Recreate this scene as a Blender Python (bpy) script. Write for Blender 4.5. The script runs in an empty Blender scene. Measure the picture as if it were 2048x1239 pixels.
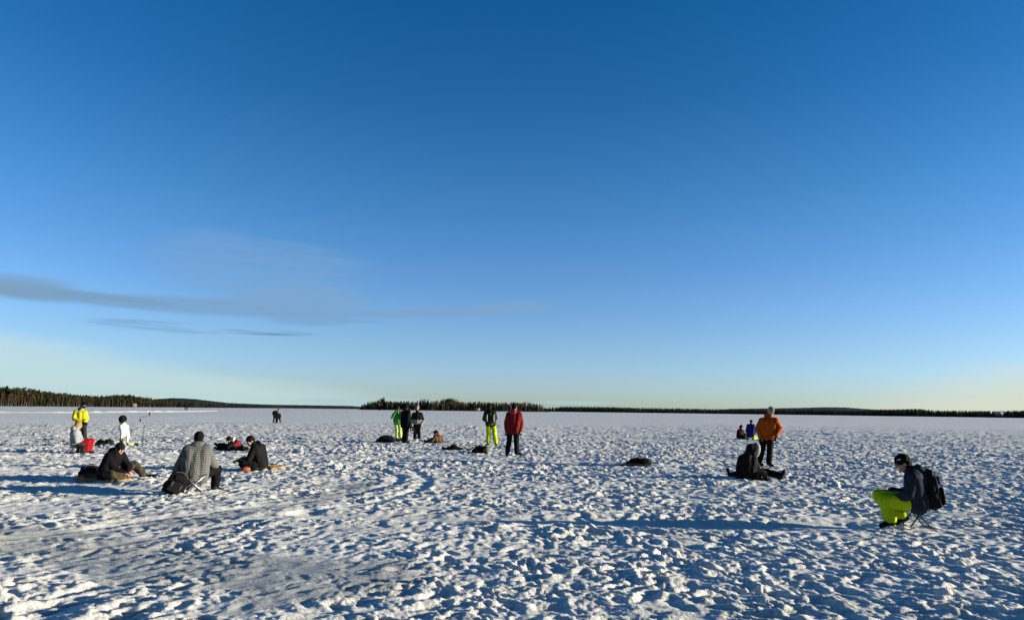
import bpy, math, random
import numpy as np
from mathutils import Matrix, Vector

# ------------------------------------------------------------------ camera
random.seed(7); rng = np.random.default_rng(11)
scene = bpy.context.scene
COL = scene.collection
R = math.radians
W0, H0, FPX = 2048.0, 1239.0, 1450.0
CAM_H = 1.55
PITCH = math.atan((820.0 - 619.5) / FPX)
ROLL = math.atan(0.0122)
cam = bpy.data.cameras.new('camera')
cam.sensor_width = 36.0
cam.lens = 36.0 * FPX / W0
cam.clip_start = 0.05
cam.clip_end = 20000
camo = bpy.data.objects.new('camera', cam)
COL.objects.link(camo)
CM = Matrix.Rotation(R(90) + PITCH, 3, 'X') @ Matrix.Rotation(ROLL, 3, 'Z')
camo.matrix_world = Matrix.Translation((0, 0, CAM_H)) @ CM.to_4x4()
scene.camera = camo
CMn = np.array(CM)

def ray(px, py):
    v = CM @ Vector((px - W0 / 2, -(py - H0 / 2), -FPX))
    return v.normalized()

def at(px, py):
    v = ray(px, py)
    t = CAM_H / -v.z
    return Vector((v.x * t, v.y * t, 0.0))

def azel(px, py):
    v = ray(px, py)
    return math.atan2(v.x, v.y), math.atan2(v.z, math.hypot(v.x, v.y))

# ------------------------------------------------------------------ sun + sky
SUN_EL = R(7.4)
SUN_AZ = R(91.5)            # clockwise from +Y: low on the right, a hair behind the camera
SUN_DIR = Vector((math.sin(SUN_AZ) * math.cos(SUN_EL), math.cos(SUN_AZ) * math.cos(SUN_EL), math.sin(SUN_EL)))
sl = bpy.data.lights.new('sun', 'SUN')
sl.energy = 5.0
sl.angle = R(0.5)
sl.color = (1.0, 0.905, 0.71)
so = bpy.data.objects.new('sun', sl)
COL.objects.link(so)
so.rotation_euler = SUN_DIR.to_track_quat('Z', 'Y').to_euler()
so.location = (30, 0, 30)

scene.view_settings.view_transform = 'Standard'
scene.view_settings.look = 'None'
scene.view_settings.gamma = 1.0
scene.view_settings.exposure = 1.1

world = bpy.data.worlds.new('World')
scene.world = world
world.use_nodes = True
wt = world.node_tree
wt.nodes.clear()

class NB:
    """small helper for node graphs"""
    def __init__(s, t): s.t = t
    def n(s, typ, **kw):
        nd = s.t.nodes.new(typ)
        for k, v in kw.items(): setattr(nd, k, v)
        return nd
    def put(s, sock, v):
        if isinstance(v, bpy.types.NodeSocket): s.t.links.new(v, sock)
        elif v is not None: sock.default_value = v
    def m(s, op, a, b=None, c=None, clamp=False):
        nd = s.n('ShaderNodeMath', operation=op); nd.use_clamp = clamp
        s.put(nd.inputs[0], a)
        if b is not None: s.put(nd.inputs[1], b)
        if c is not None: s.put(nd.inputs[2], c)
        return nd.outputs[0]
    def mix(s, f, a, b, mode='MIX'):
        nd = s.n('ShaderNodeMixRGB', blend_type=mode)
        s.put(nd.inputs[0], f); s.put(nd.inputs[1], a); s.put(nd.inputs[2], b)
        return nd.outputs[0]
    def noise(s, vec, scale, detail=3, rough=0.5):
        nd = s.n('ShaderNodeTexNoise')
        if vec is not None: s.put(nd.inputs['Vector'], vec)
        nd.inputs['Scale'].default_value = scale
        nd.inputs['Detail'].default_value = detail
        nd.inputs['Roughness'].default_value = rough
        return nd.outputs['Fac']
    def smooth(s, v, a, b, o0=0.0, o1=1.0):
        nd = s.n('ShaderNodeMapRange', interpolation_type='SMOOTHSTEP')
        s.put(nd.inputs[0], v)
        nd.inputs[1].default_value = a; nd.inputs[2].default_value = b
        nd.inputs[3].default_value = o0; nd.inputs[4].default_value = o1
        return nd.outputs[0]
    def xyz(s, x, y, z=0.0):
        nd = s.n('ShaderNodeCombineXYZ')
        s.put(nd.inputs[0], x); s.put(nd.inputs[1], y); s.put(nd.inputs[2], z)
        return nd.outputs[0]

b = NB(wt)
sky = b.n('ShaderNodeTexSky', sky_type='NISHITA')
sky.sun_disc = False
sky.sun_elevation = SUN_EL
sky.sun_rotation = SUN_AZ
sky.altitude = 100
sky.air_density = 1.0
sky.dust_density = 0.3
sky.ozone_density = 3.0
tc = b.n('ShaderNodeTexCoord')
sep = b.n('ShaderNodeSeparateXYZ')
wt.links.new(tc.outputs['Generated'], sep.inputs[0])
X, Y, Z = sep.outputs
hyp = b.m('SQRT', b.m('ADD', b.m('MULTIPLY', X, X), b.m('MULTIPLY', Y, Y)))
EL = b.m('ARCTAN2', Z, hyp)
AZ = b.m('ARCTAN2', X, Y)
# air near the horizon is milky, overhead it is deep blue: a grade by height above the horizon
ramp = b.n('ShaderNodeValToRGB')
wt.links.new(b.smooth(EL, 0.0, 0.7), ramp.inputs[0])
ramp.inputs[0].default_value = 0
mr = b.n('ShaderNodeMapRange'); b.put(mr.inputs[0], EL); mr.inputs[1].default_value = 0.0; mr.inputs[2].default_value = 0.6
wt.links.new(mr.outputs[0], ramp.inputs[0])
SKY_STOPS = [(0.0, (.46, .64, 1.0)), (.033, (.46, .59, .99)), (.148, (.455, .53, .76)), (.287, (.366, .486, .690)), (.468, (.229, .442, .621)), (.688, (.111, .36, .556)), (.892, (.0565, .33, .534)), (1.0, (.045, .31, .52))]   # x 2.3 below
def set_ramp(r, stops):
    e = r.color_ramp.elements
    while len(e) > 1: e.remove(e[-1])
    e[0].position = stops[0][0]; e[0].color = (*stops[0][1], 1)
    for p, c in stops[1:]:
        k = e.new(p); k.color = (*c, 1)
set_ramp(ramp, SKY_STOPS)
col = b.mix(1.0, sky.outputs[0], ramp.outputs[0], 'MULTIPLY')
col = b.mix(1.0, col, (2.3, 2.3, 2.3, 1), 'MULTIPLY')
# the sky goes on darkening towards the zenith and away behind the camera; it is less blue round the low sun
col = b.mix(b.smooth(EL, 0.55, 1.1), col, b.mix(1.0, col, (.5, .55, .60, 1), 'MULTIPLY'))
col = b.mix(b.smooth(Y, 0.15, -0.5), col, b.mix(1.0, col, (.55, .55, .50, 1), 'MULTIPLY'))
col = b.mix(b.smooth(X, 0.72, 0.95), col, b.mix(1.0, col, (.60, .48, .34, 1), 'MULTIPLY'))
# thin clouds, each a soft streaky patch at its own place in the sky
AE = b.xyz(b.m('MULTIPLY', AZ, 1.0), b.m('MULTIPLY', EL, 6.0))
streak = b.noise(b.xyz(b.m('MULTIPLY', AZ, 4.0), b.m('MULTIPLY', b.m('ADD', EL, b.m('MULTIPLY', AZ, 0.03)), 85.0)), 1.4, 5, 0.6)
soft = b.noise(AE, 4.0, 3, 0.5)
SKYB = 0.0737
EXPK = 2 ** (0.55 - 0.95)      # cloud colours below against the sky strength
def cloud(col, px, py, wpx, hpx, tilt, colr, amt, lo=0.35, hi=0.65, wob=0.5):
    a0, e0 = azel(px, py)
    da = b.m('SUBTRACT', AZ, a0); de = b.m('SUBTRACT', EL, e0)
    c, s_ = math.cos(tilt), math.sin(tilt)
    u = b.m('ADD', b.m('MULTIPLY', da, c), b.m('MULTIPLY', de, s_))
    v = b.m('SUBTRACT', b.m('MULTIPLY', de, c), b.m('MULTIPLY', da, s_))
    u = b.m('MULTIPLY', u, FPX / wpx); v = b.m('MULTIPLY', v, FPX / hpx)
    v = b.m('ADD', v, b.m('MULTIPLY', b.m('SUBTRACT', soft, 0.5), wob * 2))
    d = b.m('SQRT', b.m('ADD', b.m('MULTIPLY', u, u), b.m('MULTIPLY', v, v)))
    env = b.smooth(d, 0.45, 1.0, 1.0, 0.0)
    st = b.smooth(streak, lo, hi)
    f = b.m('MULTIPLY', b.m('MULTIPLY', env, st), amt, clamp=True)
    return b.mix(f, col, tuple(x * EXPK / SKYB for x in colr) + (1,))
GREY = (0.125, 0.235, 0.38)
CLOUDS = [
    (520, 530, 260, 66, 0.0, (0.125, 0.235, 0.38), 0.55, 0.0, 0.7, 0.9),
    (50, 580, 120, 22, -0.04, (0.13, 0.22, 0.33), 1.0, 0.15, 0.45, 0.3),
    (30, 560, 120, 14, -0.02, GREY, 0.7, 0.2, 0.6, 0.3),
    (430, 612, 350, 21, 0.01, GREY, 1.0, 0.15, 0.5, 0.25),
    (600, 600, 170, 40, 0.0, GREY, 0.8, 0.1, 0.5, 0.3),
    (230, 600, 150, 14, -0.05, (0.12, 0.22, 0.34), 0.8, 0.2, 0.5, 0.2),
    (620, 636, 110, 18, 0.0, GREY, 0.7, 0.2, 0.5, 0.3),
    (530, 664, 115, 7, 0.012, (0.085, 0.18, 0.27), 1.0, 0.38, 0.62, 0.35),
    (350, 661, 110, 6, -0.01, (0.12, 0.23, 0.34), 0.7, 0.40, 0.64, 0.3),
    (290, 650, 130, 14, 0.0, GREY, 0.8, 0.42, 0.62, 0.3),
    (900, 624, 280, 13, 0.055, GREY, 1.0, 0.1, 0.5, 0.2),
    (1020, 612, 120, 12, 0.05, GREY, 0.6, 0.2, 0.5, 0.15),
    (710, 642, 70, 4, 0.01, GREY, 0.8, 0.2, 0.5, 0.1),
]
# ------------------------------------------------------------------ numpy noise
def _h(ix, iy, seed):
    h = (ix.astype(np.int64) * 374761393 + iy.astype(np.int64) * 668265263 + seed * 1442695041) & 0xffffffff
    h = ((h ^ (h >> 13)) * 1274126177) & 0xffffffff
    return (h ^ (h >> 16)) & 0xffffffff

def hrand(ix, iy, seed):
    return _h(ix, iy, seed) / 4294967296.0

def perlin(x, y, seed=0):
    ix = np.floor(x); iy = np.floor(y)
    fx = x - ix; fy = y - iy
    u = fx * fx * fx * (fx * (fx * 6 - 15) + 10); v = fy * fy * fy * (fy * (fy * 6 - 15) + 10)
    def g(dx, dy):
        a = hrand(ix + dx, iy + dy, seed) * 6.2831853
        return np.cos(a) * (fx - dx) + np.sin(a) * (fy - dy)
    a = g(0, 0); b_ = g(1, 0); c = g(0, 1); d = g(1, 1)
    return (a + (b_ - a) * u) * (1 - v) + (c + (d - c) * u) * v

def fold3(p, sc, seed):
    """cheap 3D-ish noise: three perlin slices"""
    return (perlin(p[:, 0] * sc + p[:, 2] * sc * .6, p[:, 1] * sc + p[:, 2] * sc * .5, seed)
            + perlin(p[:, 1] * sc + 7.3, p[:, 2] * sc - p[:, 0] * sc * .4, seed + 5)
            + perlin(p[:, 2] * sc * 1.1 + 3.1, p[:, 0] * sc, seed + 9)) / 1.6

def sstep(x, a, b_):
    t = np.clip((x - a) / (b_ - a), 0, 1)
    return t * t * (3 - 2 * t)

def polydist(x, y, pts):
    d = np.full(x.shape, 1e9)
    for (ax, ay), (bx, by) in zip(pts[:-1], pts[1:]):
        vx, vy = bx - ax, by - ay
        t = np.clip(((x - ax) * vx + (y - ay) * vy) / (vx * vx + vy * vy), 0, 1)
        d = np.minimum(d, np.hypot(x - ax - t * vx, y - ay - t * vy))
    return d

def pxline(l):
    return [tuple(at(*p))[:2] for p in l]

RUTS = [(pxline([(690, 932), (760, 938), (800, 950), (790, 966), (720, 980), (600, 1000), (300, 1035), (0, 1075)]), .12, .030),
        (pxline([(760, 925), (830, 938), (856, 956), (840, 975), (740, 1000), (500, 1040), (200, 1085)]), .11, .022),
        (pxline([(640, 1028), (900, 1034), (1200, 1040), (1500, 1046), (1700, 1046)]), .36, .06),
        (pxline([(1000, 925), (1250, 930), (1700, 926)]), .3, .05),
        (pxline([(0, 960), (160, 962), (320, 972)]), .35, .045),
        ]
ICE = [(pxline([(0, 1100), (200, 1060), (400, 1035), (600, 1000), (740, 965)]), .55),
       (pxline([(0, 1060), (250, 1110), (480, 1140), (720, 1150)]), 1.0),
       (pxline([(560, 1190), (820, 1130)]), .5)]

def snow_fields(x, y):
    D = np.hypot(x, y)
    az = np.arctan2(x, y)
    # rough trampled snow close by, wind-packed snow far out
    edge = 72 + 34 * np.clip(az + .35, 0, 1) + 16 * perlin(x * .03, y * .03, 3) + 9 * perlin(x * .1, y * .1, 4)
    rough = 1 - sstep(D, edge * .75, edge * 1.3)
    rough = rough * .92 + .08
    ice = np.zeros_like(x)
    for pts, w in ICE:
        d = polydist(x, y, pts) + .5 * perlin(x * 1.3, y * 1.3, 31)
        ice = np.maximum(ice, 1 - sstep(d, w * .3, w * 1.3))
    ice *= .55 + .6 * perlin(x * 1.7, y * 1.7, 17) + .25
    ice = np.clip(ice, 0, 1) * (D < 60)
    # coordinates that follow the arcs people and sleds have left
    cx, cy = .7, 3.2
    rr = np.hypot(x - cx, y - cy); th = np.arctan2(x - cx, y - cy)
    th = np.clip(th, -1.6, 1.6)
    u = th * rr; v = rr
    wx = x + .10 * perlin(x * 1.7, y * 1.7, 41); wy = y + .10 * perlin(x * 1.7 + 9, y * 1.7, 42)
    a = 1 - 2.2 * np.abs(perlin(u * 1.1, v * 2.3, 5))
    h = .026 * (a - .5)
    h += .042 * (.5 - 2.0 * np.abs(perlin(u * 1.3 + 5, v * 3.6, 15))) * (.6 + 1.2 * perlin(x * .3, y * .3, 16))
    h += .012 * perlin(wx * 2.7, wy * 2.7, 6)
    clump = sstep(perlin(wx * 1.9, wy * 1.9, 71), -.25, .25)
    # crumbs and clods: rounded lumps with sharp creases between them
    h += (.018 + .022 * clump) * (2.2 * np.abs(perlin(wx * 4.6, wy * 4.6, 7)) - .4)
    h += (.010 + .016 * clump) * (2.2 * np.abs(perlin(wx * 9.5, wy * 9.5, 8)) - .4) * (D < 110)
    h += (.008 + .009 * clump) * (2.2 * np.abs(perlin(wx * 20, wy * 20, 9)) - .4) * (D < 70)
    h += .0055 * (2.2 * np.abs(perlin(wx * 42, wy * 42, 10)) - .4) * (D < 30)
    # pressed foot holes
    near = D < 75
    xs, ys = wx[near], wy[near]
    pit = np.zeros_like(xs)
    for ci, (cell, dep, seed) in enumerate(((.62, .040, 101), (.36, .034, 202))):
        gx = np.floor(xs / cell); gy = np.floor(ys / cell)
        for dx in (-1, 0, 1):
            for dy in (-1, 0, 1):
                ix = gx + dx; iy = gy + dy
                r1 = hrand(ix, iy, seed); r2 = hrand(ix, iy, seed + 1); r3 = hrand(ix, iy, seed + 2); r4 = hrand(ix, iy, seed + 3)
                px = (ix + r1) * cell - xs; py = (iy + r2) * cell - ys
                c, s_ = np.cos(r3 * 3.1416), np.sin(r3 * 3.1416)
                uu = (px * c + py * s_) / .14; vv = (-px * s_ + py * c) / .065
                q = uu * uu + vv * vv
                amp = dep * (.3 + .9 * r4)
                pit += -amp * np.exp(-q * 1.1) + amp * .45 * np.exp(-(np.sqrt(q) - 1.5) ** 2 * 3.5)
    h[near] += pit
    amp = rough * (1 - .45 * ice)
    amp *= (1 + .80 * sstep(D, 10, 34)) * np.clip(.76 + .42 * perlin(x * .23, y * .23, 61) + .75 * perlin(x * .75, y * .75, 62), .25, 1.6)
    for pts, w, dep in RUTS:
        amp *= 1 - .75 * np.exp(-(polydist(x, y, pts) / (w * 1.25)) ** 2)
    # hollows of the near snow on the left are greyer, the deepest most
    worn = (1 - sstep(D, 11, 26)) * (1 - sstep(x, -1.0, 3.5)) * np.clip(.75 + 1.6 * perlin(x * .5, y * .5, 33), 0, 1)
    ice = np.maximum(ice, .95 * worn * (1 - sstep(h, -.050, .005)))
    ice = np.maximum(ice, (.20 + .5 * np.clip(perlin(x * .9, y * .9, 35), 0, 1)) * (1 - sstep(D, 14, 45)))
    h = h * amp * (.84 + .16 * sstep(D, 8, 16))
    h += .05 * perlin(x * .33, y * .33, 11) * rough + .10 * perlin(x * .05, y * .04, 12) * np.clip(D / 25, 0, 1)
    # long low wind ridges out on the lake
    far = sstep(D, 50, 120)
    h += far * .05 * (1 - 2 * np.abs(perlin(x * .045, y * .16, 13)))
    for pts, w, dep in RUTS:
        d = polydist(x, y, pts) + .12 * perlin(x * 2.5, y * 2.5, 19)
        h += -dep * np.exp(-(d / w) ** 2) + dep * .45 * np.exp(-((d - 2.0 * w) / (w * .7)) ** 2) * (.5 + 1.3 * perlin(x * 2, y * 2, 21))
    # snow bank thrown up beside the ploughed ice road on the left
    d = polydist(x, y, BANK)
    h += .42 * np.exp(-(d / .8) ** 2) * (.8 + .6 * perlin(x * .35, y * .35, 23)) * sstep(-x, -6, 10)
    return h, ice, rough

def hz(px):                                # pixel row of the true horizon
    return 820 + .0122 * (px - 1024)

def on_ray(px, dist):
    a, _ = azel(px, hz(px))
    return Vector((dist * math.sin(a), dist * math.cos(a), 0))

BANK = [tuple(on_ray(p, d))[:2] for p, d in ((-500, 150), (-100, 155), (100, 162), (250, 180), (380, 225), (470, 300), (560, 420), (700, 600))]

def snow_z(x, y, r=.18):
    g = np.linspace(-r, r, 7)
    gx, gy = np.meshgrid(g, g)
    h, _, _ = snow_fields((gx + x).ravel(), (gy + y).ravel())
    return float(h.mean())

# ------------------------------------------------------------------ materials
def mat(name):
    m = bpy.data.materials.new(name); m.use_nodes = True
    t = m.node_tree
    return m, NB(t), t.nodes['Principled BSDF']

_mc = {}
def fabric(name, c, rough=.85, var=.35, bump=.35, scale=28, c2=None, zs=None, sheen=.0):
    k = (name, c, rough, c2, zs)
    if k in _mc: return _mc[k]
    m, n, p = mat(name)
    tcn = n.n('ShaderNodeTexCoord')
    o = tcn.outputs['Object']
    f1 = n.noise(o, scale, 4, .6)
    f2 = n.noise(o, 5, 3, .6)
    base = (*c, 1)
    if c2 is not None:
        s_ = n.n('ShaderNodeSeparateXYZ'); n.t.links.new(o, s_.inputs[0])
        zz = n.m('ADD', s_.outputs[2], n.m('MULTIPLY', n.m('SUBTRACT', f2, .5), .04))
        base = n.mix(n.smooth(zz, zs - .012, zs + .012), (*c, 1), (*c2, 1))
    dark = n.mix(1.0, base, (1 - var, 1 - var, 1 - var, 1), 'MULTIPLY')
    colr = n.mix(n.smooth(n.m('ADD', n.m('MULTIPLY', f1, .5), n.m('MULTIPLY', f2, .5)), .35, .65), dark, base)
    n.put(p.inputs['Base Color'], colr)
    p.inputs['Roughness'].default_value = rough
    p.inputs['Specular IOR Level'].default_value = .12
    bp = n.n('ShaderNodeBump'); bp.inputs['Strength'].default_value = bump; bp.inputs['Distance'].default_value = .01
    n.put(bp.inputs['Height'], n.m('ADD', f2, n.m('MULTIPLY', f1, .3)))
    n.put(p.inputs['Normal'], bp.outputs[0])
    _mc[k] = m
    return m

def plaid():
    m, n, p = mat('grey_plaid_wool')
    tcn = n.n('ShaderNodeTexCoord'); s_ = n.n('ShaderNodeSeparateXYZ')
    n.t.links.new(tcn.outputs['Object'], s_.inputs[0])
    def bands(v, freq, lo, hi, ph=0.0):
        w = n.m('ABSOLUTE', n.m('SINE', n.m('ADD', n.m('MULTIPLY', v, freq * math.pi), ph)))
        return n.smooth(w, lo, hi)
    hx = n.m('ADD', s_.outputs[0], n.m('MULTIPLY', s_.outputs[1], .9))
    z = s_.outputs[2]
    dk = n.m('MULTIPLY', n.m('ADD', bands(hx, 25, .55, .75), bands(z, 25, .55, .75)), .5)
    lt = n.m('MAXIMUM', bands(hx, 25, .16, .05), bands(z, 25, .16, .05))
    c = n.mix(dk, (.115, .125, .125, 1), (.045, .050, .055, 1))
    c = n.mix(n.m('MULTIPLY', lt, .9), c, (.27, .28, .26, 1))
    f = n.noise(tcn.outputs['Object'], 40, 3, .6)
    c = n.mix(n.m('MULTIPLY', f, .5), c, (.12, .12, .11, 1))
    n.put(p.inputs['Base Color'], c)
    p.inputs['Roughness'].default_value = .95
    p.inputs['Specular IOR Level'].default_value = .15
    return m

def camo(name, cols, scale):
    m, n, p = mat(name)
    tcn = n.n('ShaderNodeTexCoord')
    f = n.noise(tcn.outputs['Object'], scale, 3, .6)
    r = n.n('ShaderNodeValToRGB'); n.put(r.inputs[0], f)
    r.color_ramp.interpolation = 'CONSTANT'
    set_ramp(r, cols)
    n.put(p.inputs['Base Color'], r.outputs[0])
    p.inputs['Roughness'].default_value = .9
    p.inputs['Specular IOR Level'].default_value = .2
    return m

def simple(name, c, rough=.5, metal=0.0, var=.25, scale=20):
    k = (name, c)
    if k in _mc: return _mc[k]
    m, n, p = mat(name)
    tcn = n.n('ShaderNodeTexCoord')
    f = n.noise(tcn.outputs['Object'], scale, 3, .6)
    n.put(p.inputs['Base Color'], n.mix(f, (*[x * (1 - var) for x in c], 1), (*[x * (1 + var * .5) for x in c], 1)))
    p.inputs['Roughness'].default_value = rough
    p.inputs['Metallic'].default_value = metal
    _mc[k] = m
    return m

SKIN = simple('skin', (.42, .24, .17), .6, 0, .2, 30)
SKINR = simple('ruddy_skin', (.50, .22, .16), .6, 0, .2, 30)
BLACK = fabric('black_cloth', (.004, .004, .005))
BLACK2 = fabric('soft_black_cloth', (.0075, .0075, .009))
NAVY = fabric('dark_slate_cloth', (.016, .026, .042), var=.4)
NAVYB = fabric('deep_blue_cloth', (.012, .014, .15))
LIME = fabric('lime_cloth', (.42, .54, .010), var=.18)
LIMEP = fabric('pale_lime_cloth', (.60, .72, .18), var=.2)
GREENJ = fabric('green_cloth', (.045, .26, .05))
YELL = fabric('yellow_cloth', (.52, .48, .025), c2=(.05, .12, .34), zs=1.36)
REDJ = fabric('red_cloth', (.18, .014, .011))
ORAN = fabric('orange_cloth', (.42, .072, .007))
REDP = fabric('crimson_cloth', (.30, .008, .012))
MAROON = fabric('maroon_cloth', (.025, .006, .010))
GREYW = fabric('pale_grey_cloth', (.27, .30, .34), c2=(.42, .42, .44), zs=.87)
WHITEJ = fabric('white_cloth', (.60, .60, .58), var=.15)
BROWNJ = fabric('brown_cloth', (.13, .065, .04))
OLIVE = fabric('olive_cloth', (.055, .075, .045))
DGREEN = fabric('dark_green_cloth', (.008, .014, .010))
GREYHEM = fabric('charcoal_cloth', (.26, .26, .27), c2=(.008, .008, .009), zs=1.0)
OLIVEV = fabric('olive_bag_cloth', (.12, .22, .03))
KHAKI = fabric('khaki_panel_cloth', (.11, .12, .075))
GREYHAT = fabric('grey_knit', (.24, .235, .22), var=.4, scale=60)
FUR = fabric('grey_fur', (.42, .40, .33), var=.6, scale=90, bump=1)
FURW = fabric('white_fur', (.7, .66, .58), var=.4, scale=90, bump=1)
HIDE = fabric('reindeer_hide', (.42, .31, .17), var=.7, scale=22, bump=1)
HIDEO = fabric('orange_hide', (.60, .36, .16), var=.5, scale=30, bump=1)
HAIRD = fabric('dark_hair', (.012, .010, .009), scale=90, bump=1)
HAIRB = fabric('sandy_hair', (.34, .22, .09), var=.7, scale=70, bump=1)
RUB = fabric('black_rubber', (.006, .006, .006), rough=.6)
METAL = simple('brushed_tube', (.55, .55, .55), .35, .9)
BMET = simple('black_tube', (.02, .02, .022), .45, .2)
TEAL = simple('teal_enamel', (.02, .12, .13), .35, .1)
REDS = fabric('red_sole', (.42, .10, .08))
PLAID = plaid()
CAMOB = camo('brown_camouflage', [(0, (.05, .035, .02)), (.44, (.02, .02, .012)), (.52, (.10, .075, .045)), (.6, (.03, .025, .018))], 16)
CAMOW = camo('pale_camouflage', [(0, (.50, .49, .38)), (.45, (.20, .19, .13)), (.52, (.58, .57, .47)), (.6, (.10, .09, .07))], 22)

# ------------------------------------------------------------------ objects
def link(o, parent=None):
    COL.objects.link(o)
    if parent is not None: o.parent = parent
    return o

def tag(o, label=None, cat=None, group=None, kind=None):
    if label: o['label'] = label
    if cat: o['category'] = cat
    if group: o['group'] = group
    if kind: o['kind'] = kind
    return o

def empty(name, loc, rz=0.0):
    o = bpy.data.objects.new(name, None)
    o.empty_display_size = .2
    o.location = loc; o.rotation_euler = (0, 0, rz)
    return link(o)

def npmesh(name, V, F, m=None, smooth=False):
    V = np.asarray(V, dtype=np.float32)
    me = bpy.data.meshes.new(name)
    F = np.asarray(F, dtype=np.int32)
    k = F.shape[1]
    me.vertices.add(len(V)); me.vertices.foreach_set('co', V.ravel())
    me.loops.add(F.size); me.loops.foreach_set('vertex_index', F.ravel())
    me.polygons.add(len(F))
    me.polygons.foreach_set('loop_start', np.arange(0, F.size, k, dtype=np.int32))
    me.polygons.foreach_set('loop_total', np.full(len(F), k, dtype=np.int32))
    if smooth: me.polygons.foreach_set('use_smooth', np.ones(len(F), dtype=bool))
    me.update(calc_edges=True)
    if m: me.materials.append(m)
    return me

def ico(n=2):
    import bmesh
    bm = bmesh.new(); bmesh.ops.create_icosphere(bm, subdivisions=n, radius=1)
    V = np.array([v.co[:] for v in bm.verts]); F = np.array([[v.index for v in f.verts] for f in bm.faces])
    bm.free(); return V, F
IV, IF = ico(2)

def basis(f, up=(0, 0, 1)):
    """columns right, forward, up"""
    f = np.array(f, float); f /= np.linalg.norm(f)
    r = np.cross(f, up); 
    if np.linalg.norm(r) < 1e-4: r = np.array((1., 0, 0))
    r /= np.linalg.norm(r); u = np.cross(r, f)
    return np.stack([r, f, u], 1)

def p_ell(c, rad, B=None):
    V = IV * np.array(rad)
    if B is not None: V = V @ B.T
    return V + np.array(c), IF

def p_cap(a, c, r0, r1, n=14):
    a = np.array(a, float); c = np.array(c, float)
    out = [p_ell(a, (r0,) * 3), p_ell(c, (r1,) * 3)]
    d = c - a; L = np.linalg.norm(d)
    if L > 1e-5:
        B = basis(d, (0, 0, 1) if abs(d[2] / L) < .95 else (1, 0, 0))
        t = np.linspace(0, 2 * np.pi, n, endpoint=False)
        ring = np.outer(np.cos(t), B[:, 0]) + np.outer(np.sin(t), B[:, 2])
        V = np.vstack([a + ring * r0, c + ring * r1, [a], [c]])
        F = []
        for i in range(n):
            j = (i + 1) % n
            F += [(i, j, n + j), (i, n + j, n + i), (2 * n, j, i), (2 * n + 1, n + i, n + j)]
        out.append((V, np.array(F)))
    return out

def p_box(c, half, B=None):
    s_ = np.array([(x, y, z) for x in (-1, 1) for y in (-1, 1) for z in (-1, 1)], float) * np.array(half)
    if B is not None: s_ = s_ @ B.T
    F = np.array([(0, 1, 3), (0, 3, 2), (4, 6, 7), (4, 7, 5), (0, 4, 5), (0, 5, 1), (2, 3, 7), (2, 7, 6), (0, 2, 6), (0, 6, 4), (1, 5, 7), (1, 7, 3)])
    return s_ + np.array(c), F

def flat(prims):
    out = []
    for p in prims:
        if isinstance(p, list): out += flat(p)
        else: out.append(p)
    return out

def blob(name, prims, m, parent=None, vox=.012, it=4, fold=0.0, fs=7.0, seed=1):
    """union of primitives grown into ONE continuous surface"""
    prims = flat(prims)
    Vs, Fs, k = [], [], 0
    for V, F in prims:
        Vs.append(V); Fs.append(F + k); k += len(V)
    me = npmesh('tmp', np.vstack(Vs), np.vstack(Fs))
    t = bpy.data.objects.new('tmp', me); COL.objects.link(t)
    md = t.modifiers.new('r', 'REMESH'); md.mode = 'VOXEL'; md.voxel_size = vox
    if it:
        ms = t.modifiers.new('s', 'SMOOTH'); ms.factor = .5; ms.iterations = it
    dg = bpy.context.evaluated_depsgraph_get()
    me2 = bpy.data.meshes.new_from_object(t.evaluated_get(dg))
    bpy.data.objects.remove(t); bpy.data.meshes.remove(me)
    me2.name = name
    n = len(me2.vertices)
    if fold > 0 and n:
        co = np.empty(n * 3, np.float32); me2.vertices.foreach_get('co', co); co = co.reshape(-1, 3)
        no = np.empty(n * 3, np.float32); me2.vertex_normals.foreach_get('vector', no); no = no.reshape(-1, 3)
        q = co.astype(float) * np.array([1, 1, .75])
        d = (1 - 2.2 * np.abs(fold3(q, fs, seed))) * .6 + .4 * fold3(q, fs * 2.3, seed + 3)
        co = co + no * (d * fold)[:, None]
        me2.vertices.foreach_set('co', co.astype(np.float32).ravel())
    me2.polygons.foreach_set('use_smooth', np.ones(len(me2.polygons), dtype=bool))
    me2.materials.clear(); me2.materials.append(m)
    me2.update()
    return link(bpy.data.objects.new(name, me2), parent)

def tube_mesh(name, pts, r, m, parent=None, n=8):
    """bent tube with closed ends"""
    P = [np.array(p, float) for p in pts]
    V, F = [], []
    up = None
    for i, p in enumerate(P):
        d = P[min(i + 1, len(P) - 1)] - P[max(i - 1, 0)]
        B = basis(d, (0, 0, 1) if abs(d[2]) / np.linalg.norm(d) < .9 else (0, 1, 0))
        if up is not None:
            x = up - d * (up @ d) / (d @ d); x /= np.linalg.norm(x)
        else: x = B[:, 0]
        up = x; y = np.cross(d / np.linalg.norm(d), x)
        for j in range(n):
            a = 2 * math.pi * j / n
            V.append(p + (x * math.cos(a) + y * math.sin(a)) * r)
    for i in range(len(P) - 1):
        for j in range(n):
            k = (j + 1) % n
            F.append((i * n + j, i * n + k, (i + 1) * n + k, (i + 1) * n + j))
    V += [P[0], P[-1]]
    e0, e1 = len(V) - 2, len(V) - 1
    for j in range(n):
        k = (j + 1) % n
        F.append((e0, k, j, e0)); F.append((e1, (len(P) - 1) * n + j, (len(P) - 1) * n + k, e1))
    me = bpy.data.meshes.new(name)
    me.from_pydata([tuple(v) for v in V], [], [tuple(dict.fromkeys(f)) for f in F])
    me.materials.append(m)
    for q in me.polygons: q.use_smooth = True
    if name is None: return me
    return link(bpy.data.objects.new(name, me), parent)

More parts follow.
